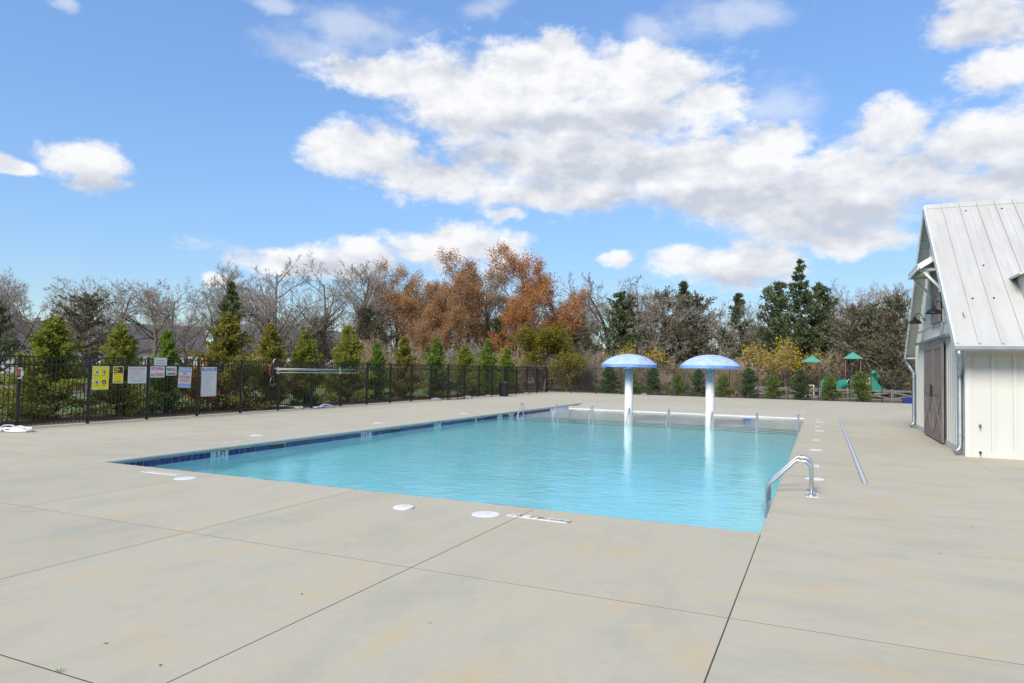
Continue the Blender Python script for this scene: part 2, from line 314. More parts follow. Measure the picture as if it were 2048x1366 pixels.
# ------------------------------------------------------------------ pool basin, tile band, steps, water
pool = thing('swimming_pool', (-6,8.06,0), None, None); pool['kind'] = 'structure'
def PL(mb, name, m, smooth=False):
    o = mb.build(name, m, pool, smooth); o.location = (6,-8.06,0); return o
FY = [(PY0,-1.62),(14,-1.52),(24.3,-1.15)]
PL(MB().add([(x,y,z) for y,z in FY for x in (PX0,PX1)], [(0,1,3,2),(2,3,5,4)]), 'floor', M_PLASTER)
for y0, y1, z in ((24.3,24.72,-.93),(24.72,25.14,-.71),(25.14,25.56,-.50)):
    st = PL(MB().box(PX0,PX1,y0,y1+.02,z-.24,z), 'step', M_PLASTER)
    n = MB().box(PX0,PX1,y0-.006,y0+.09,z-.10,z+.006).build('nosing', M_NOSE, st)
st = PL(MB().add([(PX0,25.56,-.6),(PX1,25.56,-.6),(PX0,25.56,-.36),(PX1,25.56,-.36),(PX0,32,-.19),(PX1,32,-.19),(PX0,32.1,-.175),(PX1,32.1,-.175)],[(0,1,3,2),(2,3,5,4),(4,5,7,6)]), 'wading_shelf', M_SHELF)
MB().box(PX0,PX1,25.55,25.65,-.44,-.352).build('nosing', M_NOSE, st)
PL(MB().box(PX0+.02,PX1-.02,31.86,32.14,-.3,-.163), 'overflow_grate', M_WHITE)
PL(MB().add([(PX0,32.1,-.172),(PX1,32.1,-.172),(PX0,PY1,-.004),(PX1,PY1,-.004)],[(0,1,3,2)]), 'beach_apron', M_APRON)
M_BEAM = mat('pool_wall', (.78,.88,.89), .6, var=.06)
PL(MB().box(PX0-.25,PX0,PY0,PY1,-1.9,-.217), 'wall', M_BEAM); PL(MB().box(PX1,PX1+.25,PY0,PY1,-1.9,-.217), 'wall', M_BEAM); PL(MB().box(PX0-.25,PX1+.25,PY0-.25,PY0,-1.9,-.217), 'wall', M_BEAM)
# backing of the tile band, the rounded concrete lip above and the white strip under it
for nm, m, a, z0, z1 in (('tile_bed', M_GROUT, .012, -.217, -.062), ('white_strip', M_WHITEP, .002, -.062, -.046), ('coping', M_COPE, .0, -.046, -.003)):
    if nm == 'coping':
        for q in (MB().prism([(PX0-.16,-.08),(PX0-.005,-.08),(PX0+.012,-.046),(PX0+.014,-.022),(PX0+.004,-.006),(PX0-.03,.003),(PX0-.16,.003)],'y',PY0,PY1),
                  MB().prism([(PX1+.04,-.08),(PX1+.04,.0012),(PX1+.03,.0012),(PX1-.004,-.006),(PX1-.014,-.022),(PX1-.012,-.046),(PX1+.005,-.08)],'y',PY0,PY1),
                  MB().prism([(PY0-.04,-.08),(PY0-.005,-.08),(PY0+.012,-.046),(PY0+.014,-.022),(PY0+.004,-.006),(PY0-.03,.0012),(PY0-.04,.0012)],'x',PX0-.003,PX1+.003)): PL(q, nm, m if q.v[0][0] < PX0 and q.v[-1][1] > 30 else M_CONC)
    else:
        PL(MB().box(PX0-.2,PX0-a,PY0,32,z0,z1), nm, m); PL(MB().box(PX1+a,PX1+.2,PY0,32,z0,z1), nm, m); PL(MB().box(PX0-.2,PX1+.2,PY0-.2,PY0-a,z0,z1), nm, m)
tm = MB().slab(-.0695,.0695,-.0695,.0695,0,.010,.003).mesh('tile', M_TILE)
MARKS = [(10.6,'5 FT'),(15.55,'4 1/2 FT'),(19.35,'4 FT'),(24.15,'='),(25.15,'=')]; SKIM = [12.22, 16.96, 22.4]
occ = [m[0] for m in MARKS]
y = PY0 + .09; tiles_rest = MB()
while y < 29.5:
    if min(abs(y-o) for o in occ) > .22 and min(abs(y-o) for o in SKIM) > .27:
        link('tile', tm, pool, (PX0-.012+6, y-8.06, -.140), (0, PI/2, 0))
    y += .152
for y in np.arange(PY0+.09, 29.5, .152): tiles_rest.box(PX1+.002,PX1+.012,y-.072,y+.072,-.213,-.067)
for x in np.arange(PX0+.09, PX1, .152): tiles_rest.box(x-.072,x+.072,PY0-.012,PY0-.002,-.213,-.067)
tag(PL(tiles_rest, 'tile_band', M_TILE), kind='stuff')
for yc in SKIM:
    o = PL(MB().box(PX0-.15,PX0-.004,yc-.24,yc+.24,-.205,-.072), 'skimmer_mouth', M_BLACK)
    MB().box(PX0-.006,PX0+.001,yc-.26,yc+.26,-.072,-.064).build('skimmer_lip', M_WHITE, o)
for yc, txt in MARKS:
    w = .17 if len(txt) < 5 else .21
    o = PL(MB().box(PX0-.012,PX0+.001,yc-w,yc+w,-.235,-.055), 'depth_marker', M_WHITE)
    if txt == '=':
        for q in (-.11,-.05,.03,.09): MB().box(PX0+.002,PX0+.003,yc+q-.012,yc+q+.012,-.20,-.08).build('print', M_GTXT, o)
        continue
    me = text_mesh(txt, .16, M_BLACK, lambda u, v: (PX0+.004, yc+u, -.140+v), .004, sx=.95 if len(txt) < 5 else .62); link('lettering', me, o)
# water: one closed body, its top the surface, walls and floor standing inside it
def water_mat():
    m = bpy.data.materials.new('pool_water'); m.use_nodes = True; nt = m.node_tree; N, L = nt.nodes, nt.links; N.clear()
    gl = N.new('ShaderNodeBsdfGlass'); gl.inputs['IOR'].default_value = 1.333; gl.inputs['Roughness'].default_value = .0
    g = N.new('ShaderNodeNewGeometry'); hs = []
    for (s, st, d, w) in ((2.3, (1.0,1.35,1), 3, 1.0), (7.5, (.75,1.4,1), 3, .75), (.5, (1,1,1), 2, 1.6)):
        mp = N.new('ShaderNodeMapping'); mp.inputs['Scale'].default_value = st; mp.inputs['Rotation'].default_value = (0,0,.45); L.new(g.outputs['Position'], mp.inputs[0])
        nz = N.new('ShaderNodeTexNoise'); nz.inputs['Scale'].default_value = s; nz.inputs['Detail'].default_value = d; nz.inputs['Distortion'].default_value = .5; L.new(mp.outputs[0], nz.inputs['Vector'])
        mu = N.new('ShaderNodeMath'); mu.operation = 'MULTIPLY'; mu.inputs[1].default_value = w; L.new(nz.outputs[0], mu.inputs[0]); hs.append(mu.outputs[0])
    a = hs[0]
    for h in hs[1:]:
        ad = N.new('ShaderNodeMath'); L.new(a, ad.inputs[0]); L.new(h, ad.inputs[1]); a = ad.outputs[0]
    bp = N.new('ShaderNodeBump'); bp.inputs['Strength'].default_value = 1.; bp.inputs['Distance'].default_value = .0078; L.new(a, bp.inputs['Height']); L.new(bp.outputs[0], gl.inputs['Normal'])
    va = N.new('ShaderNodeVolumeAbsorption'); va.inputs['Color'].default_value = (.10,.88,.95,1); va.inputs['Density'].default_value = .30
    o = N.new('ShaderNodeOutputMaterial'); L.new(gl.outputs[0], o.inputs['Surface']); L.new(va.outputs[0], o.inputs['Volume']); return m
water = MB().box(PX0-.005,PX1+.005,PY0-.005,31.99,-1.75,WZ).build('water', water_mat()); tag(water, kind='structure')

# ------------------------------------------------------------------ fences: posts every 1.825 m, three rails, square pickets
def fence(p0, p1, npan, label, h=1.80, first=0.):
    p0, p1 = Vector((*p0, 0)), Vector((*p1, 0)); d = (p1-p0)/npan; L_ = d.length; rz = math.atan2(d.y, d.x)
    root = thing('metal_fence', p0, label, 'fence', rz=rz)
    post = MB().box(-.032,.032,-.032,.032,-.1,h+.035).add([(-.038,-.038,h+.035),(.038,-.038,h+.035),(.038,.038,h+.035),(-.038,.038,h+.035),(0,0,h+.07)], [(3,2,1,0),(0,1,4),(1,2,4),(2,3,4),(3,0,4)]).mesh('post', M_FENCE)
    rail = MB().box(.034,L_-.034,-.015,.015,-.016,.016).mesh('rail', M_FENCE)
    npk = 15; sp = L_/(npk+1)
    pick = MB().box(-.0085,.0085,-.0085,.0085,.05,h+.012).mesh('picket', M_FENCE)
    for i in range(npan+1): link('post', post, root, (i*L_,0,0))
    for i in range(npan):
        for z in (.13, h-.20, h): link('rail', rail, root, (i*L_,0,z))
        for k in range(1, npk+1): link('picket', pick, root, (i*L_+k*sp,0,random.uniform(-.004,.004)))
    return root
random.seed(3)
FX = -18.4
fence((FX, 7.18), (FX, 47.33), 22, 'long black metal picket fence carrying the pool signs')
fence((FX+.05, 47.36), (8.9, 49.4), 15, 'black metal picket fence between the pool deck and the wood, with the playground behind it')

# ------------------------------------------------------------------ signs on the fence (u along +Y, v up, facing +X)
def sign(y0, y1, z0, z1, base, label, off=.0, tilt=0., round_=.02):
    cy, cz = (y0+y1)/2, (z0+z1)/2
    root = thing('sign', (FX+.024+off, cy, z0), label, 'sign', 'rule signs hung on the fence')
    hw, hh = (y1-y0)/2, (z1-z0)/2; ct, st = math.cos(tilt), math.sin(tilt)
    def to(n):
        def f(u, v): return (n, u*ct - v*st, hh + u*st + v*ct)
        return f
    def panel(name, u0, u1, v0, v1, n0, n1, m, par=root, r=0.):
        if r:
            pts = []
            for (cx_, cy_, a0) in ((u1-r, v1-r, 0), (u0+r, v1-r, 90), (u0+r, v0+r, 180), (u1-r, v0+r, 270)):
                for k in range(4): a = math.radians(a0+k*30); pts.append((cx_+r*math.cos(a), cy_+r*math.sin(a)))
        else: pts = [(u0,v0),(u1,v0),(u1,v1),(u0,v1)]
        A = [to(n0)(*q) for q in pts]; B = [to(n1)(*q) for q in pts]; n = len(pts)
        return MB().add(A+B, [tuple(range(n-1,-1,-1)), tuple(range(n,2*n))]+[(i,(i+1)%n,n+(i+1)%n,n+i) for i in range(n)]).build(name, m, par)
    def text(s, u, v, size, m, sx=1., bold=0., n=.0075):
        t = to(n); link('lettering', text_mesh(s, size, m, lambda a, b: t(a+u, b+v), bold, sx=sx), root)
    def lines(u0, u1, v0, v1, k, m, thick=.006, jag=.25):
        mb = MB()
        for i in range(k):
            v = v1 + (v0-v1)*i/max(1, k-1); e = u1 - (u1-u0)*random.uniform(0, jag)
            u = u0
            while u < e-.01:
                w = random.uniform(.015,.05); w = min(w, e-u)
                q = [to(.0068)(a, b) for a, b in ((u,v-thick/2),(u+w,v-thick/2),(u+w,v+thick/2),(u,v+thick/2))]; mb.add(q, [(0,1,2,3)]); u += w+.008
        o = mb.build('small_print', m, root); o['kind'] = 'stuff'
    panel('board', -hw, hw, -hh, hh, 0, .004, base, r=round_)
    return root, panel, text, lines, hw, hh
def ring(to, u, v, r0, r1, m, name, par, n=20):
    vs = [to(u+r*math.cos(2*PI*k/n), v+r*math.sin(2*PI*k/n)) for r in (r0, r1) for k in range(n)]
    return MB().add(vs, [(k, n+k, n+(k+1)%n, (k+1)%n) for k in range(n)]).build(name, m, par)
# yellow four-symbol sign
s, pa, tx, ln, hw, hh = sign(12.72, 13.21, .92, 1.58, M_WHITE, 'tall yellow sign with four round pictograms on the fence')
pa('face', -hw+.012, hw-.012, -hh+.012, hh-.012, .004, .0055, M_YELL, r=.02)
for i, (u, v) in enumerate(((-.105,.16),(.105,.16),(-.105,-.12),(.105,-.12))):
    f = lambda a, b: (.0063, a, hh+b)
    ring(f, u, v, 0, .062, M_WHITE if i != 3 else M_BLACK, 'pictogram', s)
    g_ = lambda a, b: (.0072, a, hh+b)
    ring(g_, u, v, .054, .064, (M_WHITE, M_RED, M_GTXT, M_BLACK)[i], 'pictogram_ring', s)
    q = [(u-.02,v-.035),(u+.022,v-.035),(u+.026,v),(u,v+.04),(u-.024,v+.004)] if i != 1 else [(u-.012,v-.035),(u+.03,v-.03),(u+.008,v+.036),(u-.028,v+.02)]
    MB().add([(.0069,a,hh+b) for a, b in q], [tuple(range(len(q)))]).build('pictogram_figure', M_BLACK if i != 3 else M_WHITE, s)
    lines_v = v-.088
    ln(u-.075, u+.075, lines_v-.018, lines_v, 2, M_DTXT, .009, .2)
# yellow and black notice
s, pa, tx, ln, hw, hh = sign(13.33, 13.65, 1.09, 1.58, M_WHITE, 'small yellow sign with a black heading block on the fence')
pa('face', -hw+.012, hw-.012, -hh+.012, hh-.012, .004, .0052, M_YELL, r=.012)
pa('heading', -hw+.02, hw-.02, .02, hh-.02, .0052, .0062, M_BLACK)
for i, e in enumerate((.0,.05,.0,.12)): ln(-.125, e, .195-i*.052, .195-i*.052, 1, M_YELL, .03, .05)
ln(-.12, .12, -.15, -.03, 5, M_DTXT, .006); ln(-.12,.12,-.21,-.19,2,M_BLACK,.012,.1)
# white notice
s, pa, tx, ln, hw, hh = sign(13.80, 14.40, 1.08, 1.57, M_WHITE, 'wide white notice full of faded small print on the fence')
ln(-.26,.26,.195,.195,1,M_PINK,.03,.03); ln(-.26,.27,.02,.15,6,M_PINK,.007); ln(-.26,.0,-.13,-.02,5,M_PINK,.006); ln(.03,.27,-.13,-.02,5,M_GTXT,.006); ln(-.15,.2,-.18,-.165,2,M_LBLUE,.012,.05)
# hours board above
s, pa, tx, ln, hw, hh = sign(14.64, 15.08, 1.615, 1.85, M_WHITE, 'plain white board with two grey lines of print on the top rail', .012, round_=.005)
ln(-.17,.17,.03,.03,1,M_GTXT,.03,.03); ln(-.18,.18,-.045,-.045,1,M_GTXT,.03,.03)
# no diving
s, pa, tx, ln, hw, hh = sign(14.52, 15.02, 1.25, 1.59, M_WHITE, 'white sign with red NO DIVING ALLOWED lettering')
tx('NO DIVING', 0, .095, .115, M_RED, .72, .003); tx('ALLOWED', 0, -.095, .125, M_RED, .76, .003); ring(lambda a, b: (.007, a, hh+b), 0, .0, .018, .026, M_PINK, 'emblem', s)
# no smoking
s, pa, tx, ln, hw, hh = sign(15.08, 15.45, 1.31, 1.59, M_WHITE, 'small white NO SMOKING sign with a red crossed circle')
tx('NO', -.075, .035, .13, M_BLACK, .85, .004); tx('SMOKING', 0, -.09, .07, M_BLACK, .95, .003)
ring(lambda a, b: (.007, a, hh+b), .09, .035, .045, .06, M_RED, 'ban_ring', s); MB().bar((.0072,.055,hh+.07),(.0072,.125,hh),.014,.001,(1,0,0)).build('ban_bar', M_RED, s); MB().box(.0066,.007,.055,.125,hh+.028,hh+.042).build('cigarette', M_BLACK, s)
# warning
s, pa, tx, ln, hw, hh = sign(15.53, 16.01, .92, 1.57, M_WHITE, 'leaning white and blue WARNING NO LIFEGUARD ON DUTY sign', tilt=-.045)
pa('heading', -hw+.012, hw-.012, hh-.15, hh-.012, .004, .0055, M_LBLUE); pa('footer', -hw+.012, hw-.012, -hh+.012, -hh+.13, .004, .0055, M_LBLUE)
tx('WARNING', 0, hh-.08, .105, M_WHITE, .85, .004)
for i, t in enumerate(('NO','LIFEGUARD','ON DUTY')): tx(t, 0, .12-i*.11, .118, M_RED, .68 if i else .8, .002)
ln(-.17,.18,-.28,-.235,3,M_WHITE,.01,.1)
# pool rules
s, pa, tx, ln, hw, hh = sign(16.40, 17.03, .62, 1.58, M_WHITE, 'tall white POOL RULES board with a blue heading and border')
for a in ((-hw+.02,-hw+.026,-hh+.02,hh-.02),(hw-.026,hw-.02,-hh+.02,hh-.02),(-hw+.026,hw-.026,-hh+.02,-hh+.026)): pa('border', *a, .004, .0052, M_BLUE)
pa('heading', -hw+.026, hw-.026, hh-.13, hh-.03, .004, .0055, M_BLUE); tx('POOL RULES', 0, hh-.08, .092, M_WHITE, .88, .004); ln(-.24,.24,-.40,.28,17,M_GTXT,.009,.45)
# rescue bracket on the first post
b = thing('life_hook_bracket', (FX+.033,10.83,1.22), 'small white and red bracket strapped to the fence post beside the white tubing', 'bracket')
MB().box(0,.03,-.05,.03,.02,.05).box(0,.03,.0,.03,.05,.30).box(0,.05,-.05,.03,.27,.30).box(.0,.06,.01,.05,.10,.20).build('hook', M_WHITE, b); MB().box(.0,.025,-.055,-.02,.1,.26).build('strap', M_RED, b)

# ------------------------------------------------------------------ hand rails in the shallow end, mushrooms, ladder
def arc(c, r, a0, a1, n, f): return [f(c[0]+r*math.cos(a0+(a1-a0)*k/n), c[1]+r*math.sin(a0+(a1-a0)*k/n)) for k in range(n+1)]
rx = [-11.0, -9.52, -8.06, -6.60, -5.12, -3.58, -2.06, -.72]
rm = None
for i, x in enumerate(rx):
    root = thing('step_handrail', (x, 25.0, -.7), 'bent steel handrail on the pool steps, %s from the tiled wall' % ('first','second','third','fourth','fifth','sixth','seventh','eighth')[i], 'handrail', 'steel handrails along the pool steps')
    pts = [(0,.78,-.1+.0),(0,.78,.86)] + arc((.66,.90), .12, 0, PI*.80, 8, lambda a, b: (0,a,b)) + [(0,.02,.30),(0,-.06,.1),(0,-.06,-.02)]
    o = MB().tube(pts, .024, 8).build('rail', M_STEEL, root, True)
    for yy, zz in ((.78,.20),(-.06,.0)): MB().lathe([(.0,.02),(.055,.018),(.06,0)], 12, (0,yy,zz)).build('escutcheon', M_STEEL, root)
M_RIM = mat('blue_rim', (.10,.20,.50), .5, col2=(.22,.34,.64), scale=5, detail=7)
M_DOME = mat('mottled_pale_blue_shell', (.24,.36,.64), .55, col2=(.44,.53,.77), scale=3.6, detail=8, var=.2)
for x, y, r in ((-6.66,25.75,1.04),(-3.67,25.7,1.06)):
    root = thing('water_mushroom', (x,y,-.4), 'blue domed water mushroom on a white pole, %s' % ('the one nearer the tiled pool wall' if x < -5 else 'the one nearer the white barn'), 'water feature', 'water mushrooms in the shallow end')
    MB().lathe([(.16,0),(.155,.3),(.15,2.36),(0,2.36)], 28).build('pole', M_WHITEP, root, True)
    MB().lathe([(.15,.16),(.24,.15),(.24,.12),(.16,.11)], 24).build('base_flange', M_WHITEP, root)
    prof = [(0,2.75)] + [(r*.97*math.sin(t)/math.sin(1.02), 2.37+.38*(math.cos(t)-math.cos(1.02))/(1-math.cos(1.02))) for t in np.linspace(.1,1.02,12)] + [(r*.995,2.355),(r*.93,2.345),(0,2.335)]
    rm_ = MB().lathe([(r*.992,2.358),(r,2.35),(r*1.004,2.255),(r*.985,2.243),(r*.965,2.25),(r*.96,2.34)], 48).build('rim', M_RIM, root); smoothed(rm_, 35)
    cp = MB().lathe(prof, 48).build('canopy', M_DOME, root); smoothed(cp, 35)
    MB().lathe([(.20,2.18),(.20,2.32)], 24).build('collar', M_WHITEP, root, True)
lad = thing('pool_ladder', (-.13,11.12,0), 'bright steel pool ladder with two bent rails at the deck edge', 'ladder')
for dy in (-.245, .245):
    pts = [(0,dy,-.02),(-.005,dy,.33)] + arc((-.14,.36), .135, .1, 2.15, 8, lambda a, b: (a,dy,b)) + [(-.53,dy,.155),(-.585,dy,.10),(-.60,dy,.02),(-.605,dy,-1.15)]
    ra = MB().tube(pts, .025, 12).build('rail', M_STEEL, lad, True)
    MB().lathe([(0,.03),(.03,.028),(.075,.012),(.078,.002)], 20, (0,dy,0)).build('escutcheon', M_STEEL, ra, True)
for z in (-.33, -.62, -.91): MB().slab(-.68,-.54,-.22,.22,z-.03,z,.008).build('tread', M_WHITE, lad)

# ------------------------------------------------------------------ lids and depth markers on the deck
def lid(x, y, r, label, h=.008):
    o = thing('skimmer_lid', (x,y,0), label, 'lid', 'round lids in the pool deck')
    MB().lathe([(0,h),(r-.012,h),(r,h-.004),(r,-.002)], 32).build('disc', M_WHITE, o); MB().lathe([(r+.002,.0012),(r+.02,.0012)], 32).build('rim', M_GTXT, o)
    MB().lathe([(0,h+.0012),(.02,h+.0012)], 12, (r*.05,r*.25,0)).build('finger_hole', M_GTXT, o)
lid(-8.69,7.53,.155,'flat white round lid beside the faded marker strip on the near deck'); lid(-4.69,7.30,.125,'thick loose white disc lying proud of the near deck',.022); lid(-3.64,7.46,.17,'white round lid beside the 5 FT NO DIVING strip')
for (x, y), q in zip(((-12.43,12.78),(-12.24,17.54),(-12.2,23.0)), ('across from the 5 FT wall marker','across from the 4 1/2 FT wall marker','across from the shallow handrails')): lid(x,y,.155,'white round lid behind the tiled wall, '+q)
for (x, y), q in zip(((-.1,12.6),(-.12,17.36),(-.05,23.1),(-.05,27.4)), ('first','second','third','fourth')): lid(x,y,.15,'white round lid between pool and trench drain, %s from the ladder' % q)
def strip(x, y, rz, parts, label, h=.14, cat='depth marker', faded=False):
    o = thing('depth_marker_strip', (x,y,0), label, cat, 'marker tiles on the deck', rz)
    u = 0
    for txt, w, size, sx in parts:
        t = MB().slab(u+.003,u+w-.003,-h/2,h/2,-.003,.004,.002).build('marker_tile', M_WHITE, o)
        um = u + w/2
        if txt == '*':
            f = lambda a, b: (a, b, .0055); ring(f, um, 0, .046, .058, M_GTXT, 'ban_ring', t); MB().bar((um-.04,-.035,.0055),(um+.04,.035,.0055),.012,.0008).build('ban_bar', M_GTXT, t); MB().add([(um-.035,.0,.0052),(um,-.02,.0052),(um+.03,.015,.0052),(um,.02,.0052)],[(0,1,2,3)]).build('diver', M_GTXT, t)
        elif txt == '=':
            for q in (-.04,0,.04): MB().box(u+.03,u+w-.03,q-.008,q+.008,.0045,.0053).build('print', M_GTXT, t)
        else: link('lettering', text_mesh(txt, size, M_GTXT if faded else M_BLACK, lambda a, b: (um+a, b, .0056), .002, sx=sx), t)
        u += w
    return o
strip(-3.40,7.585,-.045,[('*',.15,0,1),('5  FT',.26,.15,1.),('NO DIVING',.36,.10,.78)],'white tile strip reading 5 FT NO DIVING beside the deep corner')
strip(-9.78,7.70,.03,[('*',.15,0,1),('5 FT',.25,.12,.9),('NO DIVING',.36,.085,.8)],'worn white marker strip on the deck by the tiled corner',faded=True)
strip(-11.85,11.3,PI/2,[('=',.3,.1,.9),('=',.4,.07,.8)],'worn white marker strip on the deck above the tiled side',.11,faded=True)
for y, t, lb in ((10.72,'5 FT','white marker tiles at the foot of the pool ladder'),(14.2,'4 1/2 FT','white marker tiles on the ladder side deck next along from the ladder'),(19.75,'4 FT','white marker tiles on the ladder side deck about halfway to the shallow steps'),(24.9,'3 FT','white marker tiles on the ladder side deck level with the shallow handrails'),(28.8,'2 FT','white marker tiles on the ladder side deck by the wading shelf')):
    strip(-.12,y,PI/2,[('*',.16,0,1),('=',.22,.10,.75)],lb,.15,faded=True)

# ------------------------------------------------------------------ barn
M_SIDING = mat('white_siding', (.50,.505,.475), .55, var=.04, scale=1.5, stretch=(1,1,.3))
M_SOFF = mat('soffit_board', (.62,.63,.58), .55, var=.04)
M_ROOFM = mat('galvalume_roof', (.47,.468,.445), .4, .15, var=.10, scale=1.3, stretch=(2.5,.4,.4))
M_WOOD = mat('weathered_door_wood', (.155,.125,.105), .8, col2=(.26,.218,.188), scale=5, stretch=(6,6,.5), bump=.3, bscale=18)
M_GUT = mat('zinc_gutter', (.30,.33,.36), .42, .65, var=.15, scale=3)
M_BRONZE = mat('dark_bronze', (.025,.02,.02), .35, .4)
barn = thing('white_barn', (2.89,17.9,0), 'white board and batten barn with a pale metal roof and brown sliding doors', 'barn')
def BN(mb, name, m, par=None, smooth=False):
    o = mb.build(name, m, par or barn, smooth)
    if par is None: o.location = (-2.89,-17.9,0)
    return o
BX, BY0, BY1, RY, EZ, RZ, OV = 2.89, 17.9, 26.66, 22.28, 2.42, 6.50, .27
SL = (RZ-EZ)/(RY-17.35); zr = lambda y: RZ - abs(y-RY)*SL            # roof top over y
BN(MB().box(BX,16,BY0,BY0+.15,0,2.55), 'front_wall', M_SIDING)
g = BN(MB().add([(BX,BY0+.004,0),(BX,BY1,0),(BX,BY1,zr(BY1)-.1),(BX,RY,RZ-.1),(BX,BY0+.004,zr(BY0)-.1)] + [(BX+.15,BY0+.004,0),(BX+.15,BY1,0),(BX+.15,BY1,zr(BY1)-.1),(BX+.15,RY,RZ-.1),(BX+.15,BY0+.004,zr(BY0)-.1)], [(4,3,2,1,0),(5,6,7,8,9),(0,1,6,5),(1,2,7,6),(2,3,8,7),(3,4,9,8),(4,0,5,9)]), 'gable_wall', M_SIDING)
BN(MB().box(BX+.15,16,BY1-.15,BY1,0,2.5), 'back_wall', M_SIDING); BN(MB().box(15.85,16,BY0+.15,BY1-.15,0,2.5), 'side_wall', M_SIDING)
bt = .028
for k in range(1, 29):
    y = BY0 + k*(BY1-BY0)/29
    for z0, z1 in ((.14,3.12),(3.17,zr(y)-.12)):
        if 20.5 < y < 24.05 and z0 < 1: z0 = 2.80
        if 21.15 < y < 22.68 and z0 > 3: z0 = 4.80
        if z1-z0 > .05: MB().box(BX-bt,BX,y-.03,y+.03,z0,z1).build('batten', M_SIDING, g)
MB().box(BX-.02,BX,BY0+.1,BY1-.1,3.12,3.17).build('seam_trim', M_SIDING, g)
for y in (BY0+.05, BY1-.05): MB().box(BX-.034,BX,y-.055,y+.055,.0,zr(y)-.13).build('corner_board', M_SIDING, g)
MB().box(BX-.031,BX,BY0+.105,20.5,.0,.14).build('skirt_board', M_SIDING, g); MB().box(BX-.031,BX,24.05,BY1-.105,.0,.14).build('skirt_board', M_SIDING, g)
for x in np.arange(3.375, 15.9, .395): BN(MB().box(x-.035,x+.035,BY0-bt,BY0,.14,2.22), 'batten', M_SIDING)
BN(MB().box(BX-.034,BX+.09,BY0-.034,BY0-.001,0,2.4), 'corner_board', M_SIDING); BN(MB().box(BX+.091,16,BY0-.031,BY0-.001,0,.14), 'skirt_board', M_SIDING); BN(MB().box(BX+.091,16,BY0-.031,BY0-.001,2.22,2.42), 'frieze_board', M_SIDING)
# roof: two slopes, ribs, ridge cap, rake boards, soffit boards
X0, X1, E0, E1 = BX-OV, 16.3, 17.35, 2*RY-17.35
for nm, ya, in (('roof', E0), ('roof', E1)):
    s = 1 if ya < RY else -1
    ro = BN(MB().add([(X0,ya,EZ),(X1,ya,EZ),(X1,RY,RZ),(X0,RY,RZ),(X0,ya,EZ-.05),(X1,ya,EZ-.05),(X1,RY,RZ-.05),(X0,RY,RZ-.05)], [(0,1,2,3),(7,6,5,4),(0,4,5,1),(3,2,6,7),(0,3,7,4),(1,5,6,2)]), nm, M_ROOFM)
    nrm = Vector((0,-s*SL,1)).normalized()
    if s > 0:
        for k, x in enumerate(np.arange(X0+.02, X1, .203)):
            w, hgt = (.040,.045) if k % 2 == 0 else (.018,.009)
            a = Vector((x,E0+.01,EZ))+nrm*hgt/2; b_ = Vector((x,RY-.02,RZ-.01))+nrm*hgt/2
            MB().bar(a, b_, w, hgt, nrm).build('roof_rib', M_ROOFM, ro)
        scr = MB()
        random.seed(8)
        for k in range(60):
            t = random.choice((.06,.27,.49,.72,.93)); x = X0+.12+.406*random.randint(0,32)
            c = Vector((x,E0,EZ)).lerp(Vector((x,RY,RZ)),t)+nrm*.012; scr.bar(c-Vector((.018,0,0)),c+Vector((.018,0,0)),.03,.022,nrm)
        o = scr.build('roof_fastener', M_BRONZE, ro); o['kind'] = 'stuff'
    # rake board and soffit
    a, b_ = Vector((X0-.012,ya,EZ-.10)), Vector((X0-.012,RY,RZ-.10)); MB().bar(a, b_, .024, .20, nrm).build('rake_board', M_WHITEP, ro)
    n = 22
    for k in range(n):
        t0, t1 = k/n, (k+.94)/n; P = lambda t, x: Vector((x,ya,EZ-.07)).lerp(Vector((x,RY,RZ-.07)), t)
        q = [P(t0,X0+.003),P(t0,BX),P(t1,BX),P(t1,X0+.003)]; MB().add([v for v in q]+[v+Vector((0,0,.018)) for v in q], [(3,2,1,0),(4,5,6,7),(0,1,5,4),(1,2,6,5),(2,3,7,6),(3,0,4,7)]).build('soffit_board', M_SOFF, ro)
    MB().box(X0,X1,min(ya,ya+s*.55),max(ya,ya+s*.55)-.001,EZ-.115,EZ-.085).build('eave_soffit', M_SOFF, ro)
    yo = ya - s*.012; MB().box(X0,X1,yo-.012,yo+.012,EZ-.16,EZ-.02).build('eave_fascia', M_WHITEP, ro)
    gy = ya - s*.095
    gt = MB().prism([(gy-.065,EZ-.03),(gy-.065,EZ-.10),(gy-.035,EZ-.145),(gy+.035,EZ-.145),(gy+.068,EZ-.12),(gy+.068,EZ-.03),(gy+.058,EZ-.03),(gy+.058,EZ-.11),(gy+.03,EZ-.133),(gy-.03,EZ-.133),(gy-.055,EZ-.095),(gy-.055,EZ-.03)],'x',X0-.03,X1).build('gutter', M_GUT, ro)
BN(MB().prism([(RY-.16,RZ-.115),(RY,RZ+.035),(RY+.16,RZ-.115),(RY+.15,RZ-.125),(RY,RZ+.015),(RY-.15,RZ-.125)],'x',X0-.01,X1), 'ridge_cap', M_ROOFM)
for ya, s in ((E0,1),(E1,-1)):
    wy = (BY0+.20) if s > 0 else (BY1-.16)
    pts = [(X0+.03,ya-s*.095,EZ-.13),(X0+.04,ya-s*.09,EZ-.22),(BX-.09,wy,EZ-.62),(BX-.09,wy,EZ-.75),(BX-.09,wy,.22),(BX-.11,wy-.02,.14),(BX-.20,wy-.07,.07)]
    d = BN(MB().tube(pts, .052, 12), 'downspout', M_GUT, None, True)
    for z in (1.75,.45): MB().lathe([(.054,-.012),(.062,-.010),(.062,.010),(.054,.012)], 12, (BX-.09,wy,z)).build('strap', M_GUT, d)
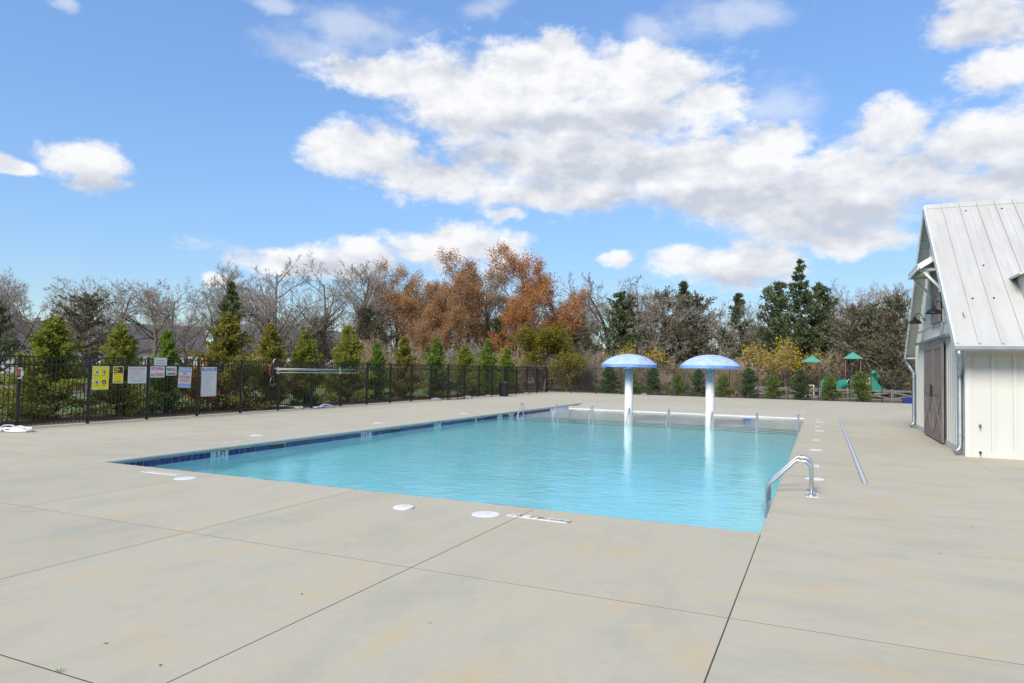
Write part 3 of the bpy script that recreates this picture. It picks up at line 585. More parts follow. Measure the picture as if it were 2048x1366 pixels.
# dormer that just reaches into the frame
dm = BN(MB().prism([(4.10,3.45),(5.65,3.45),(5.65,4.05),(4.87,4.45),(4.10,4.05)],'y',18.55,20.6), 'dormer', M_SIDING)
for a, b_ in (((3.97,4.02),(4.87,4.50)),((5.78,4.02),(4.87,4.50))): MB().bar((a[0],19.5,a[1]),(b_[0],19.5,b_[1]),2.3,.05).build('dormer_roof', M_ROOFM, dm)
MB().box(4.35,5.40,18.53,18.548,3.55,4.05).build('pane', mat('dark_glass', (.02,.025,.03), .08), dm)
# sliding doors with Z-bracing, track and hangers
def door(y0, y1, x, z0, z1, name, brace=True, mid=1.30):
    d = BN(MB().box(x-.03,x,y0,y1,z0,z1), name, M_WOOD); w = .13
    fr = [(y0,y0+w,z0,z1),(y1-w,y1,z0,z1),(y0+w,y1-w,z0,z0+w*1.2),(y0+w,y1-w,z1-w,z1)] + ([(y0+w,y1-w,mid-.07,mid+.07)] if mid else [])
    for a, b_, c, e in fr: MB().box(x-.052,x-.03,a,b_,c,e).build('stile' if e-c > 1 else 'cross_rail', M_WOOD, d)
    lo, hi = z0+w*1.2, (mid-.07 if mid else z1-w)
    MB().bar((x-.041,y0+w+.02,lo+.03),(x-.041,y1-w-.02,hi-.03),.10,.02,(1,0,0)).build('brace', M_WOOD, d)
    MB().bar((x-.040,y1-w-.02,lo+.03),(x-.040,y0+w+.02,hi-.03),.10,.019,(1,0,0)).build('brace', M_WOOD, d)
    n = 6
    for k in range(n): MB().box(x-.036,x-.030,y0+w+(y1-y0-2*w)*k/n+.006,y0+w+(y1-y0-2*w)*(k+1)/n-.006,z0+.02,z1-.02).build('plank', M_WOOD, d)
    return d
for y0, y1, yh in ((20.58,22.24,22.12),(22.28,23.96,22.40)):
    d = door(y0, y1, BX-.05, .04, 2.60, 'sliding_door')
    for yy in (y0+.3, y1-.3):
        MB().bar((BX-.085,yy,2.45),(BX-.085,yy,2.74),.045,.012,(1,0,0)).build('hanger', M_GUT, d); 
    MB().bar((BX-.125,yh,1.15),(BX-.125,yh,1.50),.022,.022).build('handle', M_BRONZE, d)
BN(MB().box(BX-.13,BX-.03,19.75,25.7,2.71,2.775), 'door_track', M_GUT)
sh = door(21.19, 22.62, BX-.03, 3.18, 4.72, 'loft_shutter', mid=3.95)
# shed hood over the loft shutter with corrugated sheet and two timber brackets
hd = BN(MB().add([(BX,20.9,5.02),(BX,23.1,5.02),(2.33,23.1,4.66),(2.33,20.9,4.66),(BX,20.9,4.97),(BX,23.1,4.97),(2.33,23.1,4.61),(2.33,20.9,4.61)], [(0,1,2,3),(7,6,5,4),(3,2,6,7),(0,3,7,4),(1,5,6,2),(0,4,5,1)]), 'hood', M_SOFF)
hn = Vector((-.36,0,.56)).normalized()
for k in range(17):
    y = 20.95+k*.132; MB().bar(Vector((BX,y,5.03))+hn*.004, Vector((2.30,y,4.655))+hn*.004, .07, .03, hn).build('corrugation', M_GUT, hd)
for y in (20.885, 23.115): MB().bar((BX,y,4.965),(2.325,y,4.60),.026,.13,(0,0,1)).build('end_board', M_WHITEP, hd)
MB().box(2.30,2.326,20.9,23.1,4.53,4.64).build('eave_board', M_WHITEP, hd)
for y in (21.08, 22.92):
    br = MB().bar((BX,y,4.55),(2.36,y,4.55),.07,.07).build('bracket', M_SOFF, hd)
    MB().bar((BX-.03,y,4.02),(2.42,y,4.54),.06,.06).build('strut', M_SOFF, br); MB().box(BX-.09,BX-.03,y-.04,y+.04,3.95,4.9).build('back_post', M_SOFF, br)
    MB().bar((2.42,y,4.52),(2.42,y,4.66),.05,.05).build('king_post', M_SOFF, br)
for i, z in enumerate((.68,.10)):
    t = thing('hose_tap', (3.13,BY0,z-.04), 'small brass hose tap on the front wall of the barn, %s of the two' % ('upper' if i == 0 else 'lower'), 'tap', 'taps on the barn wall')
    MB().tube([(0,.0,.04),(0,-.07,.04),(0,-.085,.02),(0,-.085,-.01)], .014, 8).build('spout', M_BRONZE, t, True); MB().lathe([(0,.075),(.03,.072),(.03,.064),(.006,.062),(.006,.04)], 10, (0,-.06,0)).build('wheel', M_BRONZE, t)
for y, lb in ((24.3,'far side'),(20.46,'near side')):
    t = thing('gooseneck_lamp', (BX-.03,y,3.45), 'dark gooseneck barn lamp on the gable wall, %s of the loft shutter' % lb, 'wall lamp', 'gooseneck lamps on the gable')
    MB().lathe([(0,.03),(.045,.026),(.05,0)], 14).build('wall_plate', M_BRONZE, t).rotation_euler = (0,-PI/2,0)
    MB().tube([(0,0,0),(-.07,0,.04)] + arc((-.165,.07), .095, 0, PI, 10, lambda a, b: (a,0,b+.02)) + [(-.26,0,.06)], .013, 8).build('arm', M_BRONZE, t, True)
    MB().lathe([(.03,.05),(.045,.045),(.05,-.01),(.085,-.035),(.145,-.075),(.19,-.135),(.195,-.15),(.185,-.15),(.14,-.085),(.05,-.03)], 24, (-.26,0,.03)).build('shade', M_BRONZE, t, True)

# ------------------------------------------------------------------ vegetation builders
def mesh_np(name, V, F, mat_):
    """V (n,3), F (m,k) with a constant k"""
    me = bpy.data.meshes.new(name); V = np.asarray(V, np.float32); F = np.asarray(F, np.int32); m, k = F.shape
    me.vertices.add(len(V)); me.vertices.foreach_set('co', V.ravel()); me.loops.add(m*k); me.loops.foreach_set('vertex_index', F.ravel())
    me.polygons.add(m); me.polygons.foreach_set('loop_start', np.arange(0, m*k, k, dtype=np.int32)); me.update(calc_edges=True); me.validate()
    me.materials.append(mat_); return me
def leaves_mesh(name, P, D, ln, wd, mat_, rng, droop=0.):
    """little pointed leaf blades at P along D"""
    n = len(P); D = D/np.maximum(1e-6, np.linalg.norm(D, axis=1))[:, None]
    R = rng.normal(size=(n,3)); S = np.cross(D, R); S /= np.maximum(1e-6, np.linalg.norm(S, axis=1))[:, None]
    ln = ln*rng.uniform(.6,1.4,n)[:, None]; wd = wd*rng.uniform(.6,1.4,n)[:, None]
    mid = P + D*ln*.5
    V = np.stack([P, mid+S*wd*.5, P+D*ln-np.array([0,0,droop])*ln, mid-S*wd*.5], 1).reshape(-1,3)
    return mesh_np(name, V, np.arange(n*4).reshape(n,4), mat_)
def tubes_mesh(name, branches, mat_):
    """branches: list of (points, radii, sides); all quads"""
    V, F = [], []; b = 0
    for pts, rad, n in branches:
        pts = np.asarray(pts); m = len(pts); T = np.gradient(pts, axis=0); T /= np.maximum(1e-9, np.linalg.norm(T, axis=1))[:, None]
        ref = np.array([0,0,1.]) if abs(T[0][2]) < .9 else np.array([1.,0,0])
        X = np.cross(T, ref); X /= np.maximum(1e-9, np.linalg.norm(X, axis=1))[:, None]; Y = np.cross(T, X)
        a = np.arange(n)*2*PI/n; ring_ = np.cos(a)[None,:,None]*X[:,None,:] + np.sin(a)[None,:,None]*Y[:,None,:]
        V.append((pts[:,None,:] + ring_*np.asarray(rad)[:,None,None]).reshape(-1,3))
        k = np.arange(n); k2 = (k+1) % n
        for i in range(m-1): F.append(np.stack([b+i*n+k, b+i*n+k2, b+(i+1)*n+k2, b+(i+1)*n+k], 1))
        b += m*n
    return mesh_np(name, np.concatenate(V), np.concatenate(F), mat_)
def grow(rng, h, kids=(9,7,5,4), spread=.75, trunk_r=.16, up=.25, bare_to=.28, shrink=.52, wob=.16, multi=1, minr=.0085):
    """a branching skeleton: returns limbs (levels 0-1), twigs (the rest) and the ends of the finest twigs"""
    limbs, twigs, ends = [], [], []
    def br(p, d, L_, r, lev):
        n = 6 if lev == 0 else 4 if lev == 1 else 3
        pts = [p]; q = p.copy(); dd = d.copy()
        for i in range(n):
            dd = dd + rng.normal(size=3)*wob + np.array([0,0,up*(.5 if lev == 0 else 1.)])*.35; dd /= np.linalg.norm(dd); q = q + dd*L_/n; pts.append(q)
        rad = [max(minr, r*(1-.75*i/n)) for i in range(n+1)]
        (limbs if lev < 2 else twigs).append((pts, rad, 7 if lev == 0 else 5 if lev == 1 else 3))
        if lev >= len(kids): ends.append((pts[-1], dd)); ends.append((pts[-2], dd)); return
        lo = bare_to if lev == 0 else .2
        for k in range(kids[lev]):
            t = lo + (1-lo)*(k+rng.uniform(0,1))/kids[lev]; t = min(t,.985); i = min(int(t*n), n-1); f = t*n-i
            base = pts[i]*(1-f) + pts[i+1]*f; td = pts[i+1]-pts[i]; td = td/np.linalg.norm(td)
            s = rng.normal(size=3); s -= td*s.dot(td); s /= np.linalg.norm(s)
            ang = spread*rng.uniform(.65,1.25); nd = td*math.cos(ang) + s*math.sin(ang)
            ll = L_*shrink*(1.15-.55*t if lev == 0 else 1.05-.35*t)*rng.uniform(.75,1.25)
            br(base, nd, ll, max(minr, r*(1-.75*t)*.58), lev+1)
        if lev: ends.append((pts[-1], dd))
    for m in range(multi):
        d = np.array([rng.normal()*.08*(1 if multi == 1 else 4), rng.normal()*.08*(1 if multi == 1 else 4), 1.]); d /= np.linalg.norm(d)
        br(np.array([rng.normal()*.1*(multi > 1), rng.normal()*.1*(multi > 1), -.15]), d, h*.86*rng.uniform(.8 if multi > 1 else 1,1.), trunk_r, 0)
    return limbs, twigs, ends
M_BARK = mat('grey_bark', (.11,.092,.075), .9, col2=(.20,.17,.14), scale=9, bump=.6, bscale=30, stretch=(3,3,.6))
M_BARK2 = mat('brown_bark', (.11,.085,.065), .9, col2=(.19,.15,.115), scale=9, bump=.6, bscale=30, stretch=(3,3,.6))
M_TWIG = mat('grey_twig', (.21,.18,.15), .9, col2=(.32,.285,.245), scale=2)
M_TWIGG = mat('grey_brush_twig', (.25,.22,.18), .9, col2=(.36,.32,.27), scale=2)
M_TWIGB = mat('tan_twig', (.28,.22,.155), .9, col2=(.40,.33,.24), scale=.6)
L_RUST = leaf_mat('rust_oak_leaf', [(.34,.155,.06),(.43,.21,.08),(.46,.26,.10),(.31,.20,.12)], .4)
L_RED = leaf_mat('red_oak_leaf', [(.45,.14,.05),(.52,.20,.06),(.48,.25,.08),(.34,.17,.09)], .4)
L_BROWN = leaf_mat('brown_oak_leaf', [(.30,.19,.10),(.38,.23,.11),(.44,.26,.10),(.28,.21,.13)], .4)
L_CEDAR = leaf_mat('cedar_spray', [(.07,.10,.05),(.105,.14,.06),(.14,.17,.075),(.14,.14,.095)], .4)
L_OLIVE = leaf_mat('olive_foliage', [(.12,.125,.075),(.16,.15,.095),(.19,.17,.115),(.19,.155,.12)], .35)
L_ARB = leaf_mat('yellow_green_spray', [(.13,.17,.035),(.23,.27,.048),(.34,.35,.065),(.26,.24,.065)], .5)
L_ARBB = leaf_mat('bronze_spray', [(.14,.16,.036),(.24,.24,.05),(.34,.27,.065),(.29,.20,.07)], .5)
L_ARBG = leaf_mat('bright_green_spray', [(.10,.17,.035),(.17,.26,.05),(.26,.34,.07),(.17,.21,.05)], .5)
L_HOLLY = leaf_mat('dark_glossy_leaf', [(.03,.075,.03),(.055,.115,.038),(.095,.16,.055),(.07,.095,.04)], .3)
L_YEL = leaf_mat('yellow_leaf', [(.34,.25,.02),(.50,.40,.03),(.42,.27,.03),(.25,.20,.04)], .35)
L_WIL = leaf_mat('willow_leaf', [(.13,.125,.018),(.19,.175,.025),(.24,.20,.03),(.10,.11,.02)], .35)
L_ORG = leaf_mat('orange_leaf', [(.45,.13,.02),(.55,.20,.03),(.36,.10,.02)], .35)
PROTO = {}
def make_bare(key, seed, h, **kw):
    rng = np.random.default_rng(seed); li, tw, en = grow(rng, h, **kw)
    zt = max(p[2] for p, d in en); PROTO[key] = (zt, [('trunk', tubes_mesh('trunk', li, M_BARK)), ('twigs', tubes_mesh('twigs', tw, M_TWIG))])
def make_leafy(key, seed, h, lmat, nleaf, size, keep=1., bark=None, twm=None, **kw):
    rng = np.random.default_rng(seed); li, tw, en = grow(rng, h, **kw)
    en = [e for e in en if rng.random() < keep]
    P = np.repeat(np.array([e[0] for e in en]), nleaf, 0); D = np.repeat(np.array([e[1] for e in en]), nleaf, 0)
    P = P + rng.normal(size=P.shape)*size*1.9; D = D*.5 + rng.normal(size=P.shape)
    zt = P[:,2].max(); PROTO[key] = (zt, [('trunk', tubes_mesh('trunk', li, bark or M_BARK2)), ('twigs', tubes_mesh('twigs', tw, twm or M_TWIG)), ('crown', leaves_mesh('crown', P, D, size*1.25, size*.8, lmat, rng))])
make_bare('bare0', 1, 9., kids=(11,8,6,4), spread=.95, up=.14, bare_to=.24, trunk_r=.22)
make_bare('bare1', 2, 9., kids=(12,8,6,4), spread=.72, up=.26, bare_to=.3, trunk_r=.2)
make_bare('bare2', 5, 9., kids=(9,8,5,4), spread=.88, up=.20, bare_to=.2, multi=2, trunk_r=.16, shrink=.5)
make_bare('bare3', 9, 9., kids=(14,7,5,4), spread=.85, up=.14, bare_to=.2, shrink=.42, trunk_r=.2)
make_leafy('oak0', 11, 11., L_RUST, 4, .11, .72, kids=(13,9,7,3), spread=.78, up=.28, bare_to=.16, trunk_r=.2, shrink=.5)
make_leafy('oak1', 12, 11., L_BROWN, 3, .10, .55, kids=(12,9,7,3), spread=.80, up=.30, bare_to=.16, trunk_r=.2, shrink=.5)
make_leafy('oak2', 14, 11., L_RED, 4, .11, .62, kids=(12,9,6,3), spread=.66, up=.34, bare_to=.2, trunk_r=.19, shrink=.46)
make_leafy('willow', 21, 4.2, L_WIL, 7, .085, 1., kids=(10,8,5,3), spread=.85, up=.22, bare_to=.25, trunk_r=.08, shrink=.55)
make_leafy('yellow_bush', 22, 3.2, L_YEL, 3, .085, .55, kids=(7,6,5), spread=.7, up=.3, bare_to=.3, trunk_r=.035, multi=4, shrink=.5)
make_leafy('orange_bush', 24, 2.0, L_ORG, 3, .06, .8, kids=(7,6,5), spread=.6, up=.35, bare_to=.15, trunk_r=.03, multi=3, shrink=.45)
for k, (sd, hh_) in enumerate(((31,3.2),(32,3.6),(33,2.9))):
    make_leafy('brush%d' % k, sd, hh_, (L_BROWN, L_OLIVE, L_WIL)[k], 1, .06, (.35,.6,.45)[k], bark=(M_TWIGB, M_TWIGG, M_TWIGG)[k], twm=(M_TWIGB, M_TWIGG, M_TWIG)[k], kids=(8,6,5), spread=.6, up=.25, bare_to=.1, trunk_r=.028, multi=7, shrink=.48, minr=.007)
def make_cedar(key, seed, h, w, lmat, nb, per, size, prof=.8, tiers=0, top=1., lump=.25, low=.06, rise=.15):
    """evergreen: trunk, near-level boughs whose length follows the crown's outline, sprays along each bough"""
    rng = np.random.default_rng(seed); trunk = [([np.array([0,0,-.15]), np.array([rng.normal()*.05,rng.normal()*.05,h*.5]), np.array([0,0,h*.985])], [.035*h**.8*.55+.02, .022*h**.8*.5, .008], 7)]
    boughs, P, D = [], [], []
    for k in range(nb):
        t = low + (1-low)*((k+rng.uniform(0,1))/nb)**.92
        if tiers: t = min(.99, (round(t*tiers)+rng.normal()*.16)/tiers)
        z = t*h; L_ = w*((1-t)**prof*1.05+.03)*rng.uniform(1-lump*2,1+lump)
        if tiers and t > .72: L_ *= top
        a = rng.uniform(0, 2*PI); d = np.array([math.cos(a), math.sin(a), (rise if rise < .2 else rise*min(1., t*2.2)-.08)+.5*t+rng.normal()*.12])
        pts = [np.array([0,0,z])]; q = pts[0]
        for i in range(3): d = d + np.array([0,0,.06]) + rng.normal(size=3)*.08; q = q + d/np.linalg.norm(d)*L_/3; pts.append(q)
        boughs.append((pts, [.02*L_+.006,.014*L_+.005,.008*L_+.004,.004], 3))
        m = max(4, int(per*(.35+L_/w))); tt = rng.uniform(.12,1.03,m)**.75
        ip = np.minimum((tt*3).astype(int), 2); f = (tt*3-ip)[:,None]; A = np.array(pts)
        base = A[ip]*(1-f)+A[ip+1]*f; P.append(base + rng.normal(size=(m,3))*np.array([.11,.11,.075])*(.35+.65*L_)*(1.1-tt[:,None]*.5))
        D.append(np.tile(d/np.linalg.norm(d),(m,1))*.9 + rng.normal(size=(m,3))*.65 + np.array([0,0,.18]))
    P = np.concatenate(P); D = np.concatenate(D)
    PROTO[key] = (h, [('trunk', tubes_mesh('trunk', trunk+boughs, M_BARK2)), ('crown', leaves_mesh('crown', P, D, size, size*.42, lmat, rng))])
make_cedar('cedar0', 41, 8., 2.0, L_CEDAR, 110, 60, .28, prof=.75, lump=.3)
make_cedar('cedar1', 42, 8., 2.7, L_CEDAR, 110, 62, .28, prof=.55, lump=.35)
make_cedar('spire', 43, 11., 3.0, L_CEDAR, 120, 60, .30, prof=.95, tiers=15, lump=.35, low=.10)
make_cedar('broad', 44, 6.5, 2.8, L_OLIVE, 130, 48, .22, prof=.42, lump=.35)
make_cedar('arb0', 51, 3.2, 1.05, L_ARB, 130, 120, .125, prof=.80, lump=.36, low=.02, rise=.55)
make_cedar('arb1', 52, 3.2, 1.10, L_ARBB, 130, 120, .125, prof=.84, lump=.38, low=.02, rise=.5)
make_cedar('arb2', 53, 3.2, .95, L_ARBG, 130, 120, .125, prof=.80, lump=.36, low=.02, rise=.55)
make_cedar('holly0', 54, 1.8, .62, L_HOLLY, 80, 60, .11, prof=.5, lump=.3, low=.03, rise=.5)
make_cedar('holly1', 55, 1.5, .55, L_ARBG, 80, 55, .11, prof=.55, lump=.3, low=.03, rise=.5)
def plant(key, name, x, y, h, label, cat, group, wide=1., rz=None, z=-.1):
    hp, parts = PROTO[key]; s = h/hp
    t = thing(name, (x,y,z), label, cat, group, random.uniform(0,6.28) if rz is None else rz); t.scale = (s*wide,s*wide,s)
    for nm, me in parts:
        o = link(nm, me, t)
        if nm == 'twigs': o['kind'] = 'stuff'
    return t
random.seed(12)
KIND = {'bare0': ('bare_tree','broad leafless tree','tree'), 'bare1': ('bare_tree','upright leafless tree','tree'), 'bare2': ('bare_tree','twin stemmed leafless tree','tree'), 'bare3': ('bare_tree','straight trunked leafless tree','tree'), 'oak0': ('oak_tree','rusty orange oak','tree'), 'oak1': ('oak_tree','oak with sparse brown leaves','tree'), 'oak2': ('oak_tree','oak with reddish autumn leaves','tree'),
        'cedar': ('cedar_tree','dark green cedar','tree'), 'spire': ('cedar_tree','tall dark cedar with a pointed tiered top','tree'), 'broad': ('evergreen_tree','broad dull olive evergreen','tree')}
TREES = [('bare0', -41.4, 24.4, 7.1), ('bare1', -44.2, 23.5, 6.9), ('cedar1', -38.5, 21.3, 4.7), ('bare2', -49.1, 34.5, 8.3), ('broad', -38.9, 26.4, 5.3), ('bare3', -47.2, 37.0, 8.4), ('bare0', -44.6, 37.0, 8.5), ('bare2', -49.5, 43.7, 8.8), ('cedar0', -36.2, 34.5, 7.0), ('bare1', -42.5, 42.4, 10.4), ('bare3', -39.8, 42.2, 10.4), ('bare2', -41.6, 46.0, 8.9), ('bare0', -39.4, 47.9, 11.4), ('bare1', -38.8, 50.9, 11.5), ('bare3', -39.8, 55.1, 11.8), ('oak0', -36.4, 55.0, 11.8), ('oak0', -33.2, 54.2, 11.0), ('oak0', -31.7, 59.0, 13.8), ('oak1', -29.6, 63.4, 13.1), ('oak2', -25.5, 63.0, 14.0), ('oak2', -22.2, 62.2, 9.8), ('bare1', -22.0, 68.6, 9.8), ('bare2', -19.0, 69.4, 11.4), ('cedar1', -17.3, 63.7, 8.8), ('bare0', -16.5, 72.1, 11.2), ('broad', -14.0, 66.5, 8.9), ('cedar0', -13.9, 76.8, 11.3), ('broad', -11.1, 69.1, 8.7), ('bare3', -9.2, 67.4, 8.7), ('cedar0', -7.3, 69.6, 9.1), ('bare1', -5.6, 69.8, 9.1), ('spire', -1.7, 64.0, 11.3), ('cedar1', -3.5, 64.9, 9.4), ('cedar1', -0.2, 66.0, 9.3), ('bare2', 1.2, 70.0, 10.4), ('bare0', 3.0, 69.9, 10.7), ('bare1', 5.0, 69.8, 10.6), ('bare3', 6.4, 65.7, 9.8), ('broad', 2.2, 60.0, 6.8), ('broad', 5.0, 58.8, 7.3), ('cedar1', 3.7, 61.9, 7.1), ('oak1', -39.8, 57.6, 9.0), ('bare2', -37.2, 63.9, 12.0), ('bare0', -34.4, 67.8, 12.4), ('bare3', -29.9, 69.9, 13.1), ('oak0', -30.6, 53.9, 9.5), ('oak2', -25.4, 57.6, 9.8), ('broad', -36.3, 50.3, 6.4), ('broad', -21.4, 62.4, 6.4), ('cedar1', -28.1, 59.7, 6.3), ('cedar1', -32.9, 54.9, 6.0), ('broad', -38.3, 46.2, 5.4), ('cedar0', -46.3, 29.7, 4.4), ('bare0', 9.3, 69.4, 10.0), ('bare1', 12.5, 70.9, 10.1), ('bare2', -54.0, 34.4, 7.9), ('bare3', -53.0, 39.4, 8.2), ('bare1', -49.6, 46.5, 9.2), ('bare2', -45.5, 53.2, 9.9)]
def zone(x, y):
    if x < -37 and y < 50: return 'beyond the sign fence, in front of the houses'
    if x < -20: return 'in the autumn wood past the fence corner'
    if x < -4.5: return 'in the wood behind the water mushrooms'
    return 'in the wood behind the playground'
for k, x, y, h in TREES:
    nm, lb, ct = KIND[k] if k in KIND else KIND[k[:-1]]
    plant(k, nm, x, y, h+.1, '%s %s' % (lb, zone(x, y)), ct, '%s %s' % (nm.replace('_',' ')+'s', zone(x, y)), random.uniform(.9,1.12))
# second and third rows of the wood
for i in range(64):
    t = i/63
    if (t < .34 and i % 5) or (t > .55 and i % 2): continue
    x = -62 + 80*t + random.uniform(-2,2); y = 56 + 26*min(1, t*1.6) + random.uniform(-3,9)
    k = random.choice(('bare0','bare1','bare2','bare3','bare1','broad','oak1'))
    if -40 < x < -20 and random.random() < .5: k = random.choice(('oak0','oak1','bare3'))
    h = random.uniform(6.5,9.5) if x < -37 or x > -18 else random.uniform(8.5,11)
    if x < -40: h *= .72
    if k == 'broad': h *= .75
    nm, lb, ct = KIND[k] if k in KIND else KIND[k[:-1]]
    plant(k, nm, x, y, h, '%s deep %s' % (lb, zone(x, y)), ct, '%s deep %s' % (nm.replace('_',' ')+'s', zone(x, y)), random.uniform(.9,1.2))
# brambles and saplings along the edge of the wood
for i in range(84):
    t = i/83; x = -47 + 58*t + random.uniform(-.8,.8)
    y = (51 if x > -20 else 51 + (x+20)*.72) + random.choice((2.5,4.5,7.,9.5)) + random.uniform(-1,1.5) + (3.2 if x > -4 else 0)
    if x > -4 and y < 58.5: y += 4
    bk = random.randrange(3)
    plant('brush%d' % bk, 'bramble_shrub', x, y, random.uniform(2.0,4.4)*(.62 if x < -36 else 1), '%s %s' % (('tangled tan bramble','grey stemmed thicket shrub','thin shrub with yellowing leaves')[bk], zone(x, y)), 'shrub', 'brambles %s' % zone(x, y), random.uniform(1.0,1.5))
plant('willow','willow_tree',-20.4,52.0,5.6,'small rounded yellow green tree just past the fence corner','tree',None,1.15)
plant('yellow_bush','yellow_shrub',-14.3,56.1,4.1,'shrub with orange yellow leaves behind the first water mushroom','shrub',None,1.1)
plant('yellow_bush','yellow_shrub',-3.0,57.4,4.7,'bright lemon yellow shrub beside the playground','shrub',None,1.0)
plant('yellow_bush','yellow_shrub',-24.6,54.6,3.6,'low shrub with yellow leaves among the young evergreens by the fence corner','shrub',None,1.0)
plant('orange_bush','orange_shrub',-20.9,18.6,2.1,'low orange leaved shrub behind the fence next to the pool rules board','shrub',None,.9)
ARB = [(13.12,2.9,'arb0',1.25),(15.3,2.85,'arb0',1.0),(17.0,2.7,'arb2',.95),(19.5,3.5,'arb1',1.2),(22.0,3.25,'arb1',.95),(24.0,3.1,'arb0',.95),(27.0,3.5,'arb0',1.0),(29.3,2.8,'arb2',.9),(32.0,3.2,'arb1',.95),(35.6,3.3,'arb2',1.0),(38.7,3.0,'arb0',1.0),(41.9,3.5,'arb2',1.0),(45.6,3.05,'arb2',1.0),(10.4,2.6,'arb0',1.15)]
AW = {10.4:'next to the first post bracket', 13.12:'behind the pictogram sign', 15.3:'behind the NO DIVING sign', 17.0:'behind the POOL RULES board', 19.5:'beside the orange shrub', 22.0:'behind the pole ends', 24.0:'behind the teal pole tips', 27.0:'first past the poles', 29.3:'second past the poles', 32.0:'behind the bench', 35.6:'between bench and bin', 38.7:'behind the litter bin', 41.9:'first past the bin', 45.6:'last before the fence corner'}
AL = {'arb0':'yellow green','arb1':'bronze tinged','arb2':'bright green'}
for y, h, k, w in ARB:
    plant(k,'young_cypress',-20.7+random.uniform(-.15,.15),y,h+.1,'%s young cypress behind the sign fence, %s' % (AL[k], AW[y]),'shrub','young cypresses along the sign fence',w*1.06)
ORD = ('first','second','third','fourth','fifth','sixth','seventh','eighth','ninth','tenth','eleventh')
HOL = [(-14.54,1.97,0),(-12.86,1.56,1),(-11.23,1.84,0),(-9.46,1.37,1),(-7.98,1.76,0),(-6.27,1.44,1),(-4.61,1.89,0),(-2.99,1.52,1),(-1.27,1.89,0),(.5,1.49,1),(2.33,1.76,1)]
for x, h, k in HOL:
    plant('holly%d' % k,'evergreen_shrub',x,50.4,h+.1,('dark green shrub' if k == 0 else 'paler green shrub')+' behind the far fence, %s from the fence corner' % ORD[HOL.index((x,h,k))],'shrub','evergreen shrubs behind the far fence',1.1)

# ------------------------------------------------------------------ houses beyond the trees
M_HWALL = mat('house_siding', (.62,.62,.60), .7, var=.05); M_HROOF = mat('charcoal_shingle', (.05,.05,.055), .9, col2=(.09,.088,.09), scale=4); M_HBRK = mat('tan_siding', (.42,.38,.33), .7)
M_PANE = mat('window_pane', (.05,.06,.075), .1)
def house(x, y, rz, w, d, h, rh, wall, label):
    t = thing('house', (x,y,-.1), label, 'house', 'houses beyond the trees', rz)
    MB().box(-w/2,w/2,-d/2,d/2,0,h).build('wall', wall, t)
    for s in (-1,1): MB().prism([(-d/2,h),(d/2,h),(0,h+rh)],'x',s*w/2-.1 if s > 0 else -w/2,s*w/2 if s > 0 else -w/2+.1).build('gable', wall, t)
    o = .4
    rf = MB().prism([(-d/2-o,h-o*rh/(d/2)+.05),(0,h+rh+.05),(d/2+o,h-o*rh/(d/2)+.05),(d/2+o,h-o*rh/(d/2)+.2),(0,h+rh+.22),(-d/2-o,h-o*rh/(d/2)+.2)],'x',-w/2-o,w/2+o).build('roof', M_HROOF, t)
    MB().box(w*.2,w*.2+.6,.3,.9,h+rh*.4,h+rh+.6).build('chimney', M_HBRK, rf)
    for k in range(4):
        for z in (.9, 3.3):
            if z+1.3 > h: continue
            xx = -w/2 + w*(k+.5)/4; f = MB().box(xx-.55,xx+.55,-d/2-.05,-d/2-.002,z-.08,z+1.38).build('window', M_WHITEP, t)
            MB().box(xx-.46,xx+.46,-d/2-.06,-d/2-.051,z,z+1.3).build('pane', M_PANE, f)
            MB().box(xx-.02,xx+.02,-d/2-.07,-d/2-.061,z,z+1.3).build('mullion', M_WHITEP, f)
house(-74,57,.95,13,9,3.1,2.9,M_HWALL,'pale house with a charcoal roof behind the trees, above the yellow sign')
house(-63,66,.75,11,9,3.3,3.0,M_HBRK,'tan house with a steep charcoal roof behind the dark cedar')
house(-56.5,71,.65,12,9,3.0,2.8,M_HWALL,'white house with a low charcoal roof behind the pole rack')
house(-83,47,1.1,13,9,3.1,2.8,M_HWALL,'white house with a charcoal roof past the end of the sign fence')

# ------------------------------------------------------------------ playground and its rail fence
M_PGREEN = mat('green_plastic', (.012,.21,.14), .4, var=.08); M_PROOF = mat('teal_roof', (.06,.26,.20), .45, var=.1); M_PPOST = mat('brown_post', (.10,.035,.02), .5); M_PTAN = mat('tan_plastic', (.45,.33,.20), .5); M_PCREAM = mat('cream_rail', (.70,.62,.42), .45); M_PDARK = mat('dark_green_panel', (.015,.07,.06), .45)
M_GWOOD = mat('silvered_wood', (.12,.112,.105), .9, col2=(.20,.19,.175), scale=4, stretch=(.6,4,4), bump=.3)
pg = thing('playground_set', (.7,56.3,-.1), 'playground with two teal roofed towers and green slides behind the fence', 'playground')
def tower(cx, cy, zt, dk):
    r = MB().add([(cx-.62,cy-.62,zt),(cx+.62,cy-.62,zt),(cx+.62,cy+.62,zt),(cx-.62,cy+.62,zt),(cx-.62,cy-.62,zt+.07),(cx+.62,cy-.62,zt+.07),(cx+.62,cy+.62,zt+.07),(cx-.62,cy+.62,zt+.07),(cx,cy,zt+.52)], [(3,2,1,0),(0,1,5,4),(1,2,6,5),(2,3,7,6),(3,0,4,7),(4,5,8),(5,6,8),(6,7,8),(7,4,8)]).build('tower_roof', M_PROOF, pg)
    for a in (-1,1):
        for b_ in (-1,1): MB().tube([(cx+a*.49,cy+b_*.49,0),(cx+a*.49,cy+b_*.49,zt+.01)], .055, 10).build('post', M_PPOST, pg, True)
    MB().box(cx-.5,cx+.5,cy-.5,cy+.5,dk-.06,dk).build('platform', M_PPOST, pg)
tower(-1.36,0,2.66,.9); tower(1.38,.2,2.95,1.1)
